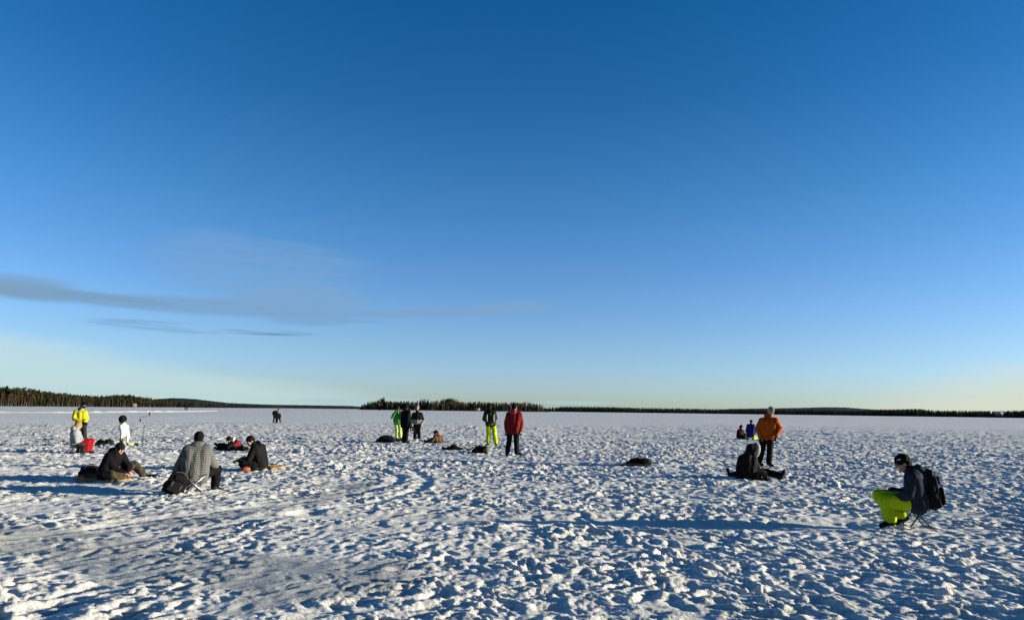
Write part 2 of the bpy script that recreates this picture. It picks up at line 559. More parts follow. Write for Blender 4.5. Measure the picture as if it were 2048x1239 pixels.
# ------------------------------------------------------------------ sky finish
# the greys of the cloud bank, then the milky high cloud low on both sides
for c_ in CLOUDS: col = cloud(col, *c_)
def veil(col, line, soft_el, colr, amt, azfade):
    """pale high cloud sheet below a sloping upper edge given by two points of the sky"""
    (a0, e0), (a1, e1) = [azel(*p) for p in line]
    k = (e1 - e0) / (a1 - a0)
    edge = b.m('ADD', e0, b.m('MULTIPLY', b.m('SUBTRACT', AZ, a0), k))
    edge = b.m('ADD', edge, b.m('MULTIPLY', b.m('SUBTRACT', soft, .5), .05))
    f = b.smooth(b.m('SUBTRACT', edge, EL), -soft_el * .25, soft_el)
    f = b.m('MULTIPLY', f, b.smooth(AZ, *azfade))
    f = b.m('MULTIPLY', f, b.smooth(Y, 0.0, 0.3))
    f = b.m('MULTIPLY', f, amt, clamp=True)
    return b.mix(f, col, tuple(x * EXPK / SKYB for x in colr) + (1,))
col = veil(col, [(0, 668), (620, 768)], .022, (.325, .44, .455), .75, (azel(1000, 800)[0], azel(500, 800)[0]))
col = veil(col, [(2048, 725), (1640, 800)], .05, (.42, .44, .37), 1.0, (azel(1500, 800)[0], azel(1900, 800)[0]))
col = cloud(col, 740, 803, 190, 9, 0.0, (.257, .373, .395), .8, .0, .3, .1)
col = cloud(col, 1150, 805, 110, 5, 0.0, (.26,.36,.38), .7, .0, .3, .1)
bg = b.n('ShaderNodeBackground'); bg.inputs['Strength'].default_value = SKYB
wt.links.new(col, bg.inputs['Color'])
wo = b.n('ShaderNodeOutputWorld'); wt.links.new(bg.outputs[0], wo.inputs['Surface'])

# ------------------------------------------------------------------ snow-covered lake ice, one sheet to the horizon
def build_snow():
    rad = list(np.geomspace(.4, 3.0, 14))
    r = 3.0
    while r < 9000:
        rad.append(r)
        if r < 7: dr = .02
        elif r < 110: dr = .0031 * r
        elif r < 260: dr = .006 * r
        else: dr = .035 * r
        r += dr
    rad = np.array(rad)
    a = R(47)
    fine = np.arange(-a, a, .00215)
    coarse = np.linspace(a, 2 * np.pi - a, 74)
    ang = np.concatenate([fine, coarse[:-1]])
    nr, na = len(rad), len(ang)
    AA, RR = np.meshgrid(ang, rad)
    x = (RR * np.sin(AA)).ravel(); y = (RR * np.cos(AA)).ravel()
    z, ice, rough = snow_fields(x, y)
    # behind the camera the grid is too wide for small bumps
    back = (np.cos(AA).ravel() < math.cos(a)); z[back] *= .15
    V = np.stack([x, y, z], 1)
    V = np.vstack([V, [(0, 0, 0)]])
    i = np.arange(nr - 1)[:, None] * na; j = np.arange(na)[None, :]; k = (j + 1) % na
    F = np.stack([i + j, i + na + j, i + na + k, i + k], -1).reshape(-1, 4)[:, ::-1]
    cen = len(V) - 1
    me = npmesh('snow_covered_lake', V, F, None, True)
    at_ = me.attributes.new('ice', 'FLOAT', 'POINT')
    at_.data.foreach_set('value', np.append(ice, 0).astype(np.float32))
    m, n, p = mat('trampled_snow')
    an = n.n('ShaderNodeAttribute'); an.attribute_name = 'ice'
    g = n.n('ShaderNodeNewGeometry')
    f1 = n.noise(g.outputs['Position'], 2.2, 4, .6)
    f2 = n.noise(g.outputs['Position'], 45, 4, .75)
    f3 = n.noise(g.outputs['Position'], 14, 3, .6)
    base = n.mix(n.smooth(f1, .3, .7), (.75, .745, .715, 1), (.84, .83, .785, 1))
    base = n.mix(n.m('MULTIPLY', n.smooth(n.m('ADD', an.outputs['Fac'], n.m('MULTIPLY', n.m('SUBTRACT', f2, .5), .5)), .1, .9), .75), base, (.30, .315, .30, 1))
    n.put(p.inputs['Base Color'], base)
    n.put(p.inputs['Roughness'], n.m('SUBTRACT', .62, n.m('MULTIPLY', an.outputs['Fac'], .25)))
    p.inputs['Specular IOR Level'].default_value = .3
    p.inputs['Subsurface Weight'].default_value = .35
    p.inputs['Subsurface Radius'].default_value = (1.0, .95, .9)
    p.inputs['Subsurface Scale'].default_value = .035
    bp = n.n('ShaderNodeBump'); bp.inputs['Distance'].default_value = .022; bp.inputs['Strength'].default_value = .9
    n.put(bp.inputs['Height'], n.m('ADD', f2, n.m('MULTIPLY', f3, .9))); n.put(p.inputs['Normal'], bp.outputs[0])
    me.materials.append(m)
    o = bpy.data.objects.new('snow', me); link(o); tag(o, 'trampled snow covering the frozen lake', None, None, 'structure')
build_snow()

# ------------------------------------------------------------------ far shores
def interp(pts, x):
    xs = [p[0] for p in pts]; ys = [p[1] for p in pts]
    return float(np.interp(x, xs, ys))

def spruce_arrays(n=46, w=.20, seed=0, base=.08, droop=.05):
    """unit-height conifer crown: many small drooping faces in whorls"""
    r = np.random.default_rng(seed)
    V, F = [], []
    for i in range(n):
        z = base + (1 - base) * (i / n) ** .9
        rad = w * (1 - z) ** .85 * r.uniform(.55, 1.2) + .012
        a = r.uniform(0, 6.28)
        da = r.uniform(.35, .6)
        k = len(V)
        for s_ in (0, 1):
            aa = a + s_ * 3.14 + r.uniform(-.5, .5)
            k = len(V)
            V += [(0, 0, z + .055), (math.cos(aa - da) * rad, math.sin(aa - da) * rad, z - droop * r.uniform(.3, 1.4)),
                  (math.cos(aa + da) * rad, math.sin(aa + da) * rad, z - droop * r.uniform(.3, 1.4))]
            F.append((k, k + 1, k + 2))
    return np.array(V), np.array(F)

def round_arrays(n=90, w=.22, z0=.35, seed=0, size=.05):
    """unit-height loose crown of small faces (pine, bare birch)"""
    r = np.random.default_rng(seed)
    V, F = [], []
    lob = [(r.normal(0, w * .45), r.normal(0, w * .45), r.uniform(z0 + .1, .9), r.uniform(.5, 1)) for _ in range(7)]
    for i in range(n):
        l = lob[r.integers(len(lob))]
        c = np.array([l[0] + r.normal(0, w * .28 * l[3]), l[1] + r.normal(0, w * .28 * l[3]), min(.98, l[2] + r.normal(0, .07))])
        k = len(V)
        for _ in range(3): V.append(c + r.normal(0, size, 3) * np.array([1, 1, .9]))
        F.append((k, k + 1, k + 2))
    return np.array(V), np.array(F)

def twig_arrays(n=80, w=.16, z0=.25, seed=0, th=.006):
    """bare broadleaf crown: thin upward twigs"""
    r = np.random.default_rng(seed)
    V, F = [], []
    for i in range(n):
        z = r.uniform(z0, .86); a = r.uniform(0, 6.28)
        L = r.uniform(.10, .30) * (1.15 - z)* 1.3
        sp = w / .3 * r.uniform(.3, 1)
        p0 = np.array([r.normal(0, .02), r.normal(0, .02), z])
        p1 = p0 + np.array([math.cos(a) * L * sp, math.sin(a) * L * sp, L * r.uniform(.7, 1.2)])
        q = np.array([-math.sin(a), math.cos(a), 0]) * th
        k = len(V)
        V += [p0 - q, p0 + q, p1 + q * .5]
        F.append((k, k + 1, k + 2))
        p2 = p1 + r.normal(0, .03, 3) + np.array([0, 0, .04])
        m_ = (p0 + p1) / 2; k = len(V)
        V += [m_ - q * .8, m_ + q * .8, p2]
        F.append((k, k + 1, k + 2))
    return np.array(V), np.array(F)

def trunk_arrays(h=1.0, r0=.012, n=5):
    t = np.linspace(0, 2 * np.pi, n, endpoint=False)
    V = np.vstack([np.stack([np.cos(t) * r0, np.sin(t) * r0, t * 0 - .02], 1), np.stack([np.cos(t) * r0 * .3, np.sin(t) * r0 * .3, t * 0 + h], 1)])
    F = []
    for i in range(n):
        j = (i + 1) % n
        F += [(i, j, n + j), (i, n + j, n + i)]
    return V, np.array(F)

def leafmat(name, c1, c2, sc=.35):
    m, n, p = mat(name)
    g = n.n('ShaderNodeNewGeometry'); oi = n.n('ShaderNodeObjectInfo')
    f = n.noise(g.outputs['Position'], sc, 3, .6)
    f = n.m('ADD', n.m('MULTIPLY', f, .8), n.m('MULTIPLY', n.m('SUBTRACT', oi.outputs['Random'], .3), .35))
    n.put(p.inputs['Base Color'], n.mix(n.smooth(f, .3, .75), (*c1, 1), (*c2, 1)))
    p.inputs['Roughness'].default_value = .85
    p.inputs['Specular IOR Level'].default_value = .1
    return m
M_SPR = leafmat('spruce_needles', (.010, .020, .008), (.045, .055, .016))
M_PIN = leafmat('pine_needles', (.024, .026, .008), (.070, .055, .018))
M_TWG = leafmat('bare_twigs', (.040, .024, .017), (.095, .058, .040))
M_TWP = leafmat('pale_bare_twigs', (.10, .095, .09), (.20, .185, .17))
M_BRK = simple('pine_bark', (.10, .055, .035), .9)
M_BIR = simple('birch_bark', (.22, .21, .19), .8)
M_FAR = leafmat('distant_needles', (.010, .020, .016), (.026, .042, .026), .05)
M_HIL = leafmat('wooded_hill_cover', (.012, .026, .020), (.030, .050, .030), .02)
M_FLR = leafmat('forest_floor', (.030, .025, .016), (.06, .045, .028), .05)

def merged(parts):
    Vs, Fs, k = [], [], 0
    for V, F in parts:
        Vs.append(V); Fs.append(F + k); k += len(V)
    return np.vstack(Vs), np.vstack(Fs)

def place(arr, loc, h, w, rz):
    V, F = arr
    c, s_ = math.cos(rz), math.sin(rz)
    X_ = V[:, 0] * w; Y_ = V[:, 1] * w
    return np.stack([X_ * c - Y_ * s_ + loc[0], X_ * s_ + Y_ * c + loc[1], V[:, 2] * h + loc[2]], 1), F

SPR = [spruce_arrays(40, w, s) for s, w in enumerate((.16, .20, .24, .18))]
SPRL = [spruce_arrays(14, w, s + 20) for s, w in enumerate((.18, .22, .26))]
PIN = [round_arrays(70, .24, .4, s + 5) for s in range(3)]
TWG = [twig_arrays(70, .17, .2, s + 9, .010) for s in range(3)]

# --- left shore: wooded slope with a birch fringe
L_BASE = [(-700, 560), (0, 640), (200, 760), (300, 900), (400, 1250), (520, 1700), (600, 1900), (740, 2200)]      # distance of the shoreline
L_TOP = [(-700, 760), (-200, 768), (0, 774), (50, 778), (100, 784), (160, 790), (215, 791), (235, 788), (255, 789), (285, 794), (310, 797), (400, 804), (520, 808.5), (620, 810), (740, 813)]
def forest(name, label, PX0, PX1, basef, topf, rows, depth, spacing, hmean, mats, seed, hv=(.72, 1.12), wv=(1.2, 1.9)):
    r = np.random.default_rng(seed)
    out = {k: [] for k in mats}
    land, landF = [], []
    pxs = np.arange(PX0, PX1 + 1, 6.0)
    nd = 6
    for px in pxs:                         # the land under the trees
        d0 = interp(basef, px); _, et = azel(px, interp(topf, px))
        ztop = max(1.5, (d0 + depth) * math.tan(et) + CAM_H - hmean * 1.02)
        for i in range(nd + 1):
            t = i / nd
            p = on_ray(px, d0 + depth * t)
            land.append((p.x, p.y, -.3 + (ztop + .3) * (t ** .8)))
        p = on_ray(px, d0 + depth * 2); land.append((p.x, p.y, -.5))
    w = nd + 2
    for i in range(len(pxs) - 1):
        for j in range(w - 1): landF.append((i * w + j, (i + 1) * w + j, (i + 1) * w + j + 1, i * w + j + 1))
    lo = link(bpy.data.objects.new('wooded_bank', npmesh('wooded_bank', land, landF, M_FLR, True)))
    tag(lo, None, None, None, 'structure')
    keys = list(mats)
    for k_ in range(rows):
        t = (k_ + .5) / rows
        px = PX0
        while px < PX1:
            d0 = interp(basef, px); d = d0 + depth * t + r.uniform(-.5, .5) * depth / rows
            px += spacing * FPX / d * r.uniform(.5, 1.5)
            _, et = azel(px, interp(topf, px))
            ztop = max(1.5, (d0 + depth) * math.tan(et) + CAM_H - hmean * 1.02)
            z = -.3 + (ztop + .3) * (max(0, (d - d0) / depth) ** .8)
            p = on_ray(px, d)
            h = min(hmean, ((d0 + depth) * math.tan(et) + CAM_H) * .8) * r.uniform(*hv)
            key = keys[r.choice(len(keys), p=[mats[q][2] for q in keys])]
            m_, arrs, _w = mats[key]
            A = arrs[r.integers(len(arrs))]
            out[key].append(place(A, (p.x, p.y, z), h, h * r.uniform(*wv), r.uniform(0, 6.28)))
    V, F, mi, ms = [], [], [], []
    k = 0
    for q, key in enumerate(keys):
        if not out[key]: continue
        v, f = merged(out[key]); V.append(v); F.append(f + k); k += len(v); mi.append(np.full(len(f), len(ms))); ms.append(mats[key][0])
    me = npmesh(name, np.vstack(V), np.vstack(F))
    for m_ in ms: me.materials.append(m_)
    me.polygons.foreach_set('material_index', np.concatenate(mi).astype(np.int32))
    o = link(bpy.data.objects.new(name, me))
    tag(o, label, 'forest', None, 'stuff')
    return o

MIXL = {'s': (M_SPR, SPR, .34), 'p': (M_PIN, PIN, .34), 't': (M_TWG, TWG, .32)}
forest('mixed_forest', 'mixed spruce, pine and bare birch forest climbing the left shore', -500, 470, L_BASE, L_TOP, 16, 260, 5.0, 13.5, MIXL, 1)
L2_BASE = [(380, 1000), (520, 1300), (600, 1700), (760, 2100)]
L2_TOP = [(380, 803), (430, 804), (520, 808), (560, 808.5), (620, 809), (680, 811), (760, 813)]
forest('distant_forest', 'thin dark tree line on the far shore left of the island', 380, 790, L2_BASE, L2_TOP, 5, 120, 5.0, 14, {'s': (M_FAR, SPRL, .7), 't': (M_TWG, TWG, .3)}, 2, (.8, 1.04), (1.8, 2.8))
R_BASE = [(1020, 1350), (1100, 1300), (1400, 1200), (1600, 1150), (2048, 950), (2800, 700)]
R_TOP = [(1020, 817), (1085, 815), (1130, 810.5), (1200, 811), (1300, 814), (1350, 814.5), (1460, 816.5), (1600, 817), (1720, 818.5), (1760, 816.5), (1840, 814.5), (1870, 818.5), (1930, 819), (2000, 820), (2048, 818), (2300, 814), (2800, 810)]
forest('dark_forest', 'low dark spruce forest along the whole right shore', 1040, 2600, R_BASE, R_TOP, 8, 130, 4.6, 11.5, {'s': (M_FAR, SPRL + SPR[:2], .92), 't': (M_FAR, TWG, .08)}, 3, (.86, 1.03), (2.0, 3.2))

# --- smooth wooded hills far behind the tree lines
def hill(dist, top, label):
    V, F = [], []
    pxs = [top[0][0] + (top[-1][0] - top[0][0]) * i / 80 for i in range(81)]
    for i, px in enumerate(pxs):
        yt = interp(top, px) + .12 * math.sin(i * 1.7)
        _, e = azel(px, yt)
        zt = CAM_H + dist * math.tan(e)
        for dd, z in ((-500, -1), (-250, zt * .55), (-90, zt * .9), (0, zt), (120, zt * .9), (700, -1)):
            p = on_ray(px, dist + dd); V.append((p.x, p.y, z))
    for i in range(80):
        for j in range(5): F.append((i * 6 + j, (i + 1) * 6 + j, (i + 1) * 6 + j + 1, i * 6 + j + 1))
    o = link(bpy.data.objects.new('hills', npmesh('hills', V, F, M_HIL, True)))
    tag(o, label, None, None, 'structure')
hill(3200, [(250, 812), (310, 797.5), (345, 795.3), (365, 796), (390, 797.5), (420, 801), (460, 805.5), (540, 808.5), (700, 811), (780, 818)], 'dark wooded hill behind the left shore')
hill(3600, [(1380, 826), (1460, 817), (1600, 815), (1650, 813.6), (1690, 814), (1730, 817), (1800, 821), (1840, 830)], 'long dark wooded hill behind the right shore')

# --- island and shore trees that can be told apart
def proto_tree(kind, seed):
    r = np.random.default_rng(seed)
    if kind == 'spruce':
        c = spruce_arrays(70, r.uniform(.15, .22), seed); tr = trunk_arrays(.9, .013); ms = (M_SPR, M_BRK)
    elif kind == 'pine':
        c = round_arrays(150, .20, .45, seed, .035); tr = trunk_arrays(.93, .014); ms = (M_PIN, M_BRK)
    elif kind == 'broad':
        c = round_arrays(420, .42, .12, seed, .045); tr = trunk_arrays(.9, .02); ms = (M_PIN, M_BRK)
    else:
        c = twig_arrays(150, .17, .18, seed, .006); tr = trunk_arrays(.95, .010); ms = (M_TWG if kind == 'birch' else M_TWP, M_BIR)
    e = bpy.data.objects.new({'spruce': 'spruce_tree', 'pine': 'pine_tree', 'broad': 'pine_tree', 'birch': 'birch_tree', 'palebirch': 'birch_tree'}[kind], None)
    t = bpy.data.objects.new('trunk', npmesh('trunk', *tr, ms[1], True))
    cr = bpy.data.objects.new('crown', npmesh('crown', *c, ms[0]))
    return e, t, cr
PRO = {k: [proto_tree(k, 40 + i * 7) for i in range(3)] for k in ('spruce', 'pine', 'birch', 'palebirch')}
PRO['broad'] = [proto_tree('broad', 77)]
LABS = {'spruce': 'dark pointed spruce in the row of trees on the {}', 'pine': 'olive brown pine with bare lower trunk on the {}',
        'birch': 'bare brown birch with a pale trunk on the {}', 'palebirch': 'bare greyish see-through birch at the right end of the {}',
        'broad': 'broad round brownish pine, the bulkiest crown on the {}'}
def add_tree(kind, px, ytop, d, where, wid=1.0, label=None):
    a, e = azel(px, ytop)
    h = CAM_H + d * math.tan(e) - .35
    p = on_ray(px, d)
    e_, t_, c_ = PRO[kind][rng.integers(len(PRO[kind]))]
    o = e_.copy(); COL.objects.link(o)
    o.location = (p.x, p.y, .35); o.rotation_euler = (0, 0, rng.uniform(0, 6.28)); o.scale = (h * wid, h * wid, h)
    for ch in (t_, c_):
        q = ch.copy(); COL.objects.link(q); q.parent = o
    sing = {'spruce': 'spruces', 'pine': 'pines', 'birch': 'birches', 'palebirch': 'pale birches', 'broad': None}[kind]
    tag(o, label or LABS[kind].format(where), 'tree', ('%s on the %s' % (sing, where)) if sing and not label else None)

I_TOP = [(716, 809), (724, 805), (735, 802), (742, 799), (750, 799), (758, 798), (766, 794), (772, 799), (780, 798), (790, 801), (800, 802), (815, 803), (828, 800), (840, 796), (858, 797), (872, 800), (880, 798), (895, 796), (908, 796), (914, 800), (920, 803), (935, 802), (950, 800), (962, 801), (970, 805), (985, 802), (1000, 801), (1015, 803), (1030, 801), (1050, 800), (1062, 803), (1075, 805), (1086, 806)]
isl = []
for px in np.linspace(718, 1087, 118):
    px = float(px + rng.uniform(-1.2, 1.2))
    if px < 800: kd = rng.choice(['spruce', 'pine', 'birch'], p=[.62, .23, .15])
    elif px < 870: kd = rng.choice(['spruce', 'pine', 'birch', 'palebirch'], p=[.2, .2, .4, .2])
    elif px < 925: kd = rng.choice(['pine', 'birch'], p=[.75, .25])
    elif px < 985: kd = rng.choice(['spruce', 'pine', 'birch'], p=[.25, .4, .35])
    else: kd = rng.choice(['spruce', 'birch', 'palebirch'], p=[.2, .3, .5])
    yt = interp(I_TOP, px) + abs(rng.normal(0, 2.6))
    if kd == 'palebirch' and px < 985: kd = 'birch'
    add_tree(str(kd), px, min(yt, 812), 930 + rng.uniform(-35, 45), 'low island', rng.uniform(1.1, 1.6))
for px, yt, w in ((893, 796, 1.0), (904, 795.5, 1.1)):
    add_tree('broad', px, yt, 905, 'low island', w, 'broad round brownish pine, %s of the two bulky ones on the island' % ('left' if px < 900 else 'right'))
add_tree('spruce', 767, 792.5, 915, 'low island', 1.25, 'tallest dark spruce sticking out above the left part of the island')
# low brush that fills the island between the trunks
def brush(name, label, px0, px1, dist, depth, hm, n, seed, arrs, m_):
    r = np.random.default_rng(seed); parts = []
    for i in range(n):
        px = r.uniform(px0, px1); d = dist + r.uniform(0, depth); p = on_ray(px, d)
        h = hm * r.uniform(.5, 1.1) * min(1, .45 + (px - px0) / 60, .45 + (px1 - px) / 45)
        parts.append(place(arrs[r.integers(len(arrs))], (p.x, p.y, .2), h, h * r.uniform(1.2, 2.2), r.uniform(0, 6.28)))
    o = link(bpy.data.objects.new(name, npmesh(name, *merged(parts), m_)))
    tag(o, label, 'undergrowth', None, 'stuff')
brush('undergrowth', 'dense dark undergrowth between the trunks of the island', 722, 1090, 945, 80, 11.5, 600, 5, SPR + TWG, M_TWG)
brush('young_spruces', 'dense young dark spruce thicket at the foot of the island trees', 719, 1090, 930, 60, 9.0, 330, 6, SPRL, M_SPR)
V, F = [], []                              # island ground
for i in range(61):
    px = 712 + (1100 - 712) * i / 60
    hgt = 1.1 * min(1, i / 5, (60 - i) / 3)
    for dd, z in ((-45, -.3), (-38, hgt * .6), (0, hgt), (120, hgt), (170, -.3)):
        p = on_ray(px, 930 + dd); V.append((p.x, p.y, z))
for i in range(60):
    for j in range(4): F.append((i * 5 + j, (i + 1) * 5 + j, (i + 1) * 5 + j + 1, i * 5 + j + 1))
me = npmesh('island_ground', V, F, M_FLR, True)
tag(link(bpy.data.objects.new('island_ground', me)), None, None, None, 'structure')
# fringe of birches and spruces along the left shoreline
for px in np.concatenate([np.linspace(2, 330, 84), np.linspace(335, 470, 20)]):
    px = float(px + rng.uniform(-1.5, 1.5))
    d = interp(L_BASE, px) - rng.uniform(2, 14)
    kd = str(rng.choice(['birch', 'spruce', 'pine'], p=[.6, .25, .15]))
    S_ = FPX / d
    yb = hz(px) + CAM_H * S_
    add_tree(kd, px, yb - S_ * rng.uniform(7.5, 13.5), d, 'left shore', rng.uniform(.9, 1.4))
add_tree('birch', 184, 793, 640, 'left shore', 1.0, 'slender birch with a bright white trunk above the yellow-jacketed person')
add_tree('birch', 247, 800, 650, 'left shore', 1.0, 'lone bright birch trunk standing at the shore above the white-jacketed person')

# --- cabins
def cabin(px, dist, w, d_, hw, hr, wallc, roofc, name, label, rot=0.0, zb=.2):
    p = on_ray(px, dist); a = azel(px, hz(px))[0]
    e = empty('cabin', (p.x, p.y, zb), -a + rot)
    wm = simple(name + '_boards', wallc, .8); rm = simple(name + '_roofing', roofc, .7)
    V, F = p_box((0, 0, hw / 2), (w / 2, d_ / 2, hw / 2))
    gab = np.array([(-w / 2, -d_ / 2, hw), (-w / 2, d_ / 2, hw), (-w / 2, 0, hw + hr * .93), (w / 2, -d_ / 2, hw), (w / 2, d_ / 2, hw), (w / 2, 0, hw + hr * .93)])
    link(bpy.data.objects.new('wall', npmesh('wall', *merged([(V, F), (gab, np.array([(0, 1, 2), (3, 5, 4)]))]), wm)), e)
    o = .5; L = w / 2 + o
    V = []
    for s_ in (-1, 1):
        for x in (-L, L):
            V += [(x, s_ * (d_ / 2 + o), hw - .25), (x, s_ * (d_ / 2 + o), hw - .05), (x, 0, hw + hr + .05), (x, 0, hw + hr + .25)]
    F = []
    for q in (0, 8):
        F += [(q, q + 4, q + 5, q + 1), (q + 1, q + 5, q + 7, q + 3), (q, q + 2, q + 6, q + 4), (q, q + 1, q + 3, q + 2), (q + 4, q + 6, q + 7, q + 5)]
    link(bpy.data.objects.new('roof', npmesh('roof', V, F, rm)), e)
    for x in (-w * .27, w * .27):
        V, F = p_box((x, -d_ / 2 - .02, hw * .55), (.5, .04, .5))
        fr = link(bpy.data.objects.new('window', npmesh('window', V, F, simple('window_trim', (.7, .7, .68)))), e)
        V, F = p_box((x, -d_ / 2 - .07, hw * .55), (.38, .03, .38))
        link(bpy.data.objects.new('pane', npmesh('pane', V, F, simple('dark_pane', (.02, .025, .03), .1))), fr)
    V, F = p_box((0, -d_ / 2 - .03, 1.0), (.45, .05, 1.0))
    link(bpy.data.objects.new('door', npmesh('door', V, F, simple('cabin_door', (.12, .08, .06)))), e)
    V, F = p_box((w * .2, d_ * .15, hw + hr), (.3, .3, .9))
    link(bpy.data.objects.new('chimney', npmesh('chimney', V, F, simple('chimney_brick', (.2, .1, .08)))), e)
    tag(e, label, 'cabin')
cabin(387, 1150, 9, 6, 2.6, 1.7, (.22, .05, .035), (.06, .045, .04), 'red', 'small red cabin at the edge of the left shore behind two walkers')
cabin(1998, 930, 6, 5, 2.2, 1.3, (.06, .05, .04), (.42, .43, .45), 'dark', 'dark cabin with a snowy white roof under the trees on the right shore', .25, 2.2)
cabin(955, 885, 5.5, 4, 1.9, 1.2, (.07, .05, .04), (.26, .25, .23), 'brown', 'small low hut with a pale snowy roof on the island')
cabin(268, 800, 3.5, 3, 2.0, 1.1, (.10, .08, .06), (.15, .145, .14), 'tiny', 'tiny hut with a snowy roof on the left shore above the ice auger', .4)

# ------------------------------------------------------------------ people
def nrm(v):
    v = np.array(v, float); return v / np.linalg.norm(v)

class Spot:
    """a place on the snow; P() gives local metres (x right, y away, z up) for a point seen at a pixel"""
    def __init__(s, px, py):
        g = at(px, py); s.g = g
        s.az = math.atan2(g.x, g.y); s.D = math.hypot(g.x, g.y)
        s.n = Vector((math.sin(s.az), math.cos(s.az), 0)); s.r = Vector((math.cos(s.az), -math.sin(s.az), 0))
        s.z0 = snow_z(g.x, g.y)
        s.loc = Vector((g.x, g.y, s.z0))
    def P(s, px, py, d=0.0):
        v = ray(px, py)
        t = (s.D + d) / (v.x * s.n.x + v.y * s.n.y)
        p = Vector((v.x * t, v.y * t, CAM_H + v.z * t)) - Vector((s.g.x, s.g.y, 0))
        return np.array((p.dot(s.r), p.dot(s.n), max(p.z, 0.0)))

def hand(wr, d, side, k=1.0, curl=.5, B=None):
    """palm, four unequal bent fingers and a thumb leaving the side of the palm"""
    d = nrm(d); Bm = basis(d) if B is None else B
    r, f, u = Bm[:, 0], Bm[:, 1], Bm[:, 2]
    pc = wr + f * .05 * k
    out = [p_ell(pc, (.042 * k, .052 * k, .019 * k), Bm)]
    for i, (o, L) in enumerate(((-.031, .068), (-.011, .080), (.010, .076), (.030, .058))):
        a = wr + f * .088 * k + r * o * k
        b1 = a + (f * math.cos(curl * .7) - u * math.sin(curl * .7)) * L * .5 * k
        c = b1 + (f * math.cos(curl * 1.8) - u * math.sin(curl * 1.8)) * L * .5 * k
        out += [p_cap(a, b1, .0105 * k, .0095 * k, 8), p_cap(b1, c, .0095 * k, .008 * k, 8)]
    a = wr + f * .03 * k + r * side * .036 * k
    b1 = a + (f * .6 + r * side * .65 - u * .35) * .038 * k
    c = b1 + (f * .9 + r * side * .1 - u * .4) * .030 * k
    out += [p_cap(a, b1, .0135 * k, .011 * k, 8), p_cap(b1, c, .011 * k, .009 * k, 8)]
    return out

def head_prims(c, f, up=(0, 0, 1), k=1.0):
    Bm = basis(f, up); r, fw, u = Bm[:, 0], Bm[:, 1], Bm[:, 2]
    o = [p_ell(c + u * .015 * k, (.076 * k, .094 * k, .100 * k), Bm),
         p_ell(c + fw * .028 * k - u * .062 * k, (.056 * k, .066 * k, .058 * k), Bm),
         p_ell(c + fw * .078 * k - u * .098 * k, (.022 * k, .018 * k, .016 * k), Bm),
         p_cap(c + fw * .090 * k + u * .012 * k, c + fw * .113 * k - u * .030 * k, .008 * k, .0145 * k, 8),
         p_cap(c + fw * .084 * k + r * .034 * k + u * .028 * k, c + fw * .084 * k - r * .034 * k + u * .028 * k, .011 * k, .011 * k, 8),
         p_cap(c + fw * .090 * k + r * .020 * k - u * .066 * k, c + fw * .090 * k - r * .020 * k - u * .066 * k, .008 * k, .008 * k, 8)]
    for s_ in (-1, 1):
        o.append(p_ell(c + r * s_ * .078 * k - u * .008 * k, (.011 * k, .022 * k, .032 * k), Bm))
        o.append(p_ell(c + fw * .070 * k + r * s_ * .036 * k - u * .030 * k, (.022 * k, .02 * k, .022 * k), Bm))
    return o, Bm

EYE = simple('eye_white', (.7, .7, .7), .2)
IRIS = simple('dark_iris', (.03, .02, .015), .15)

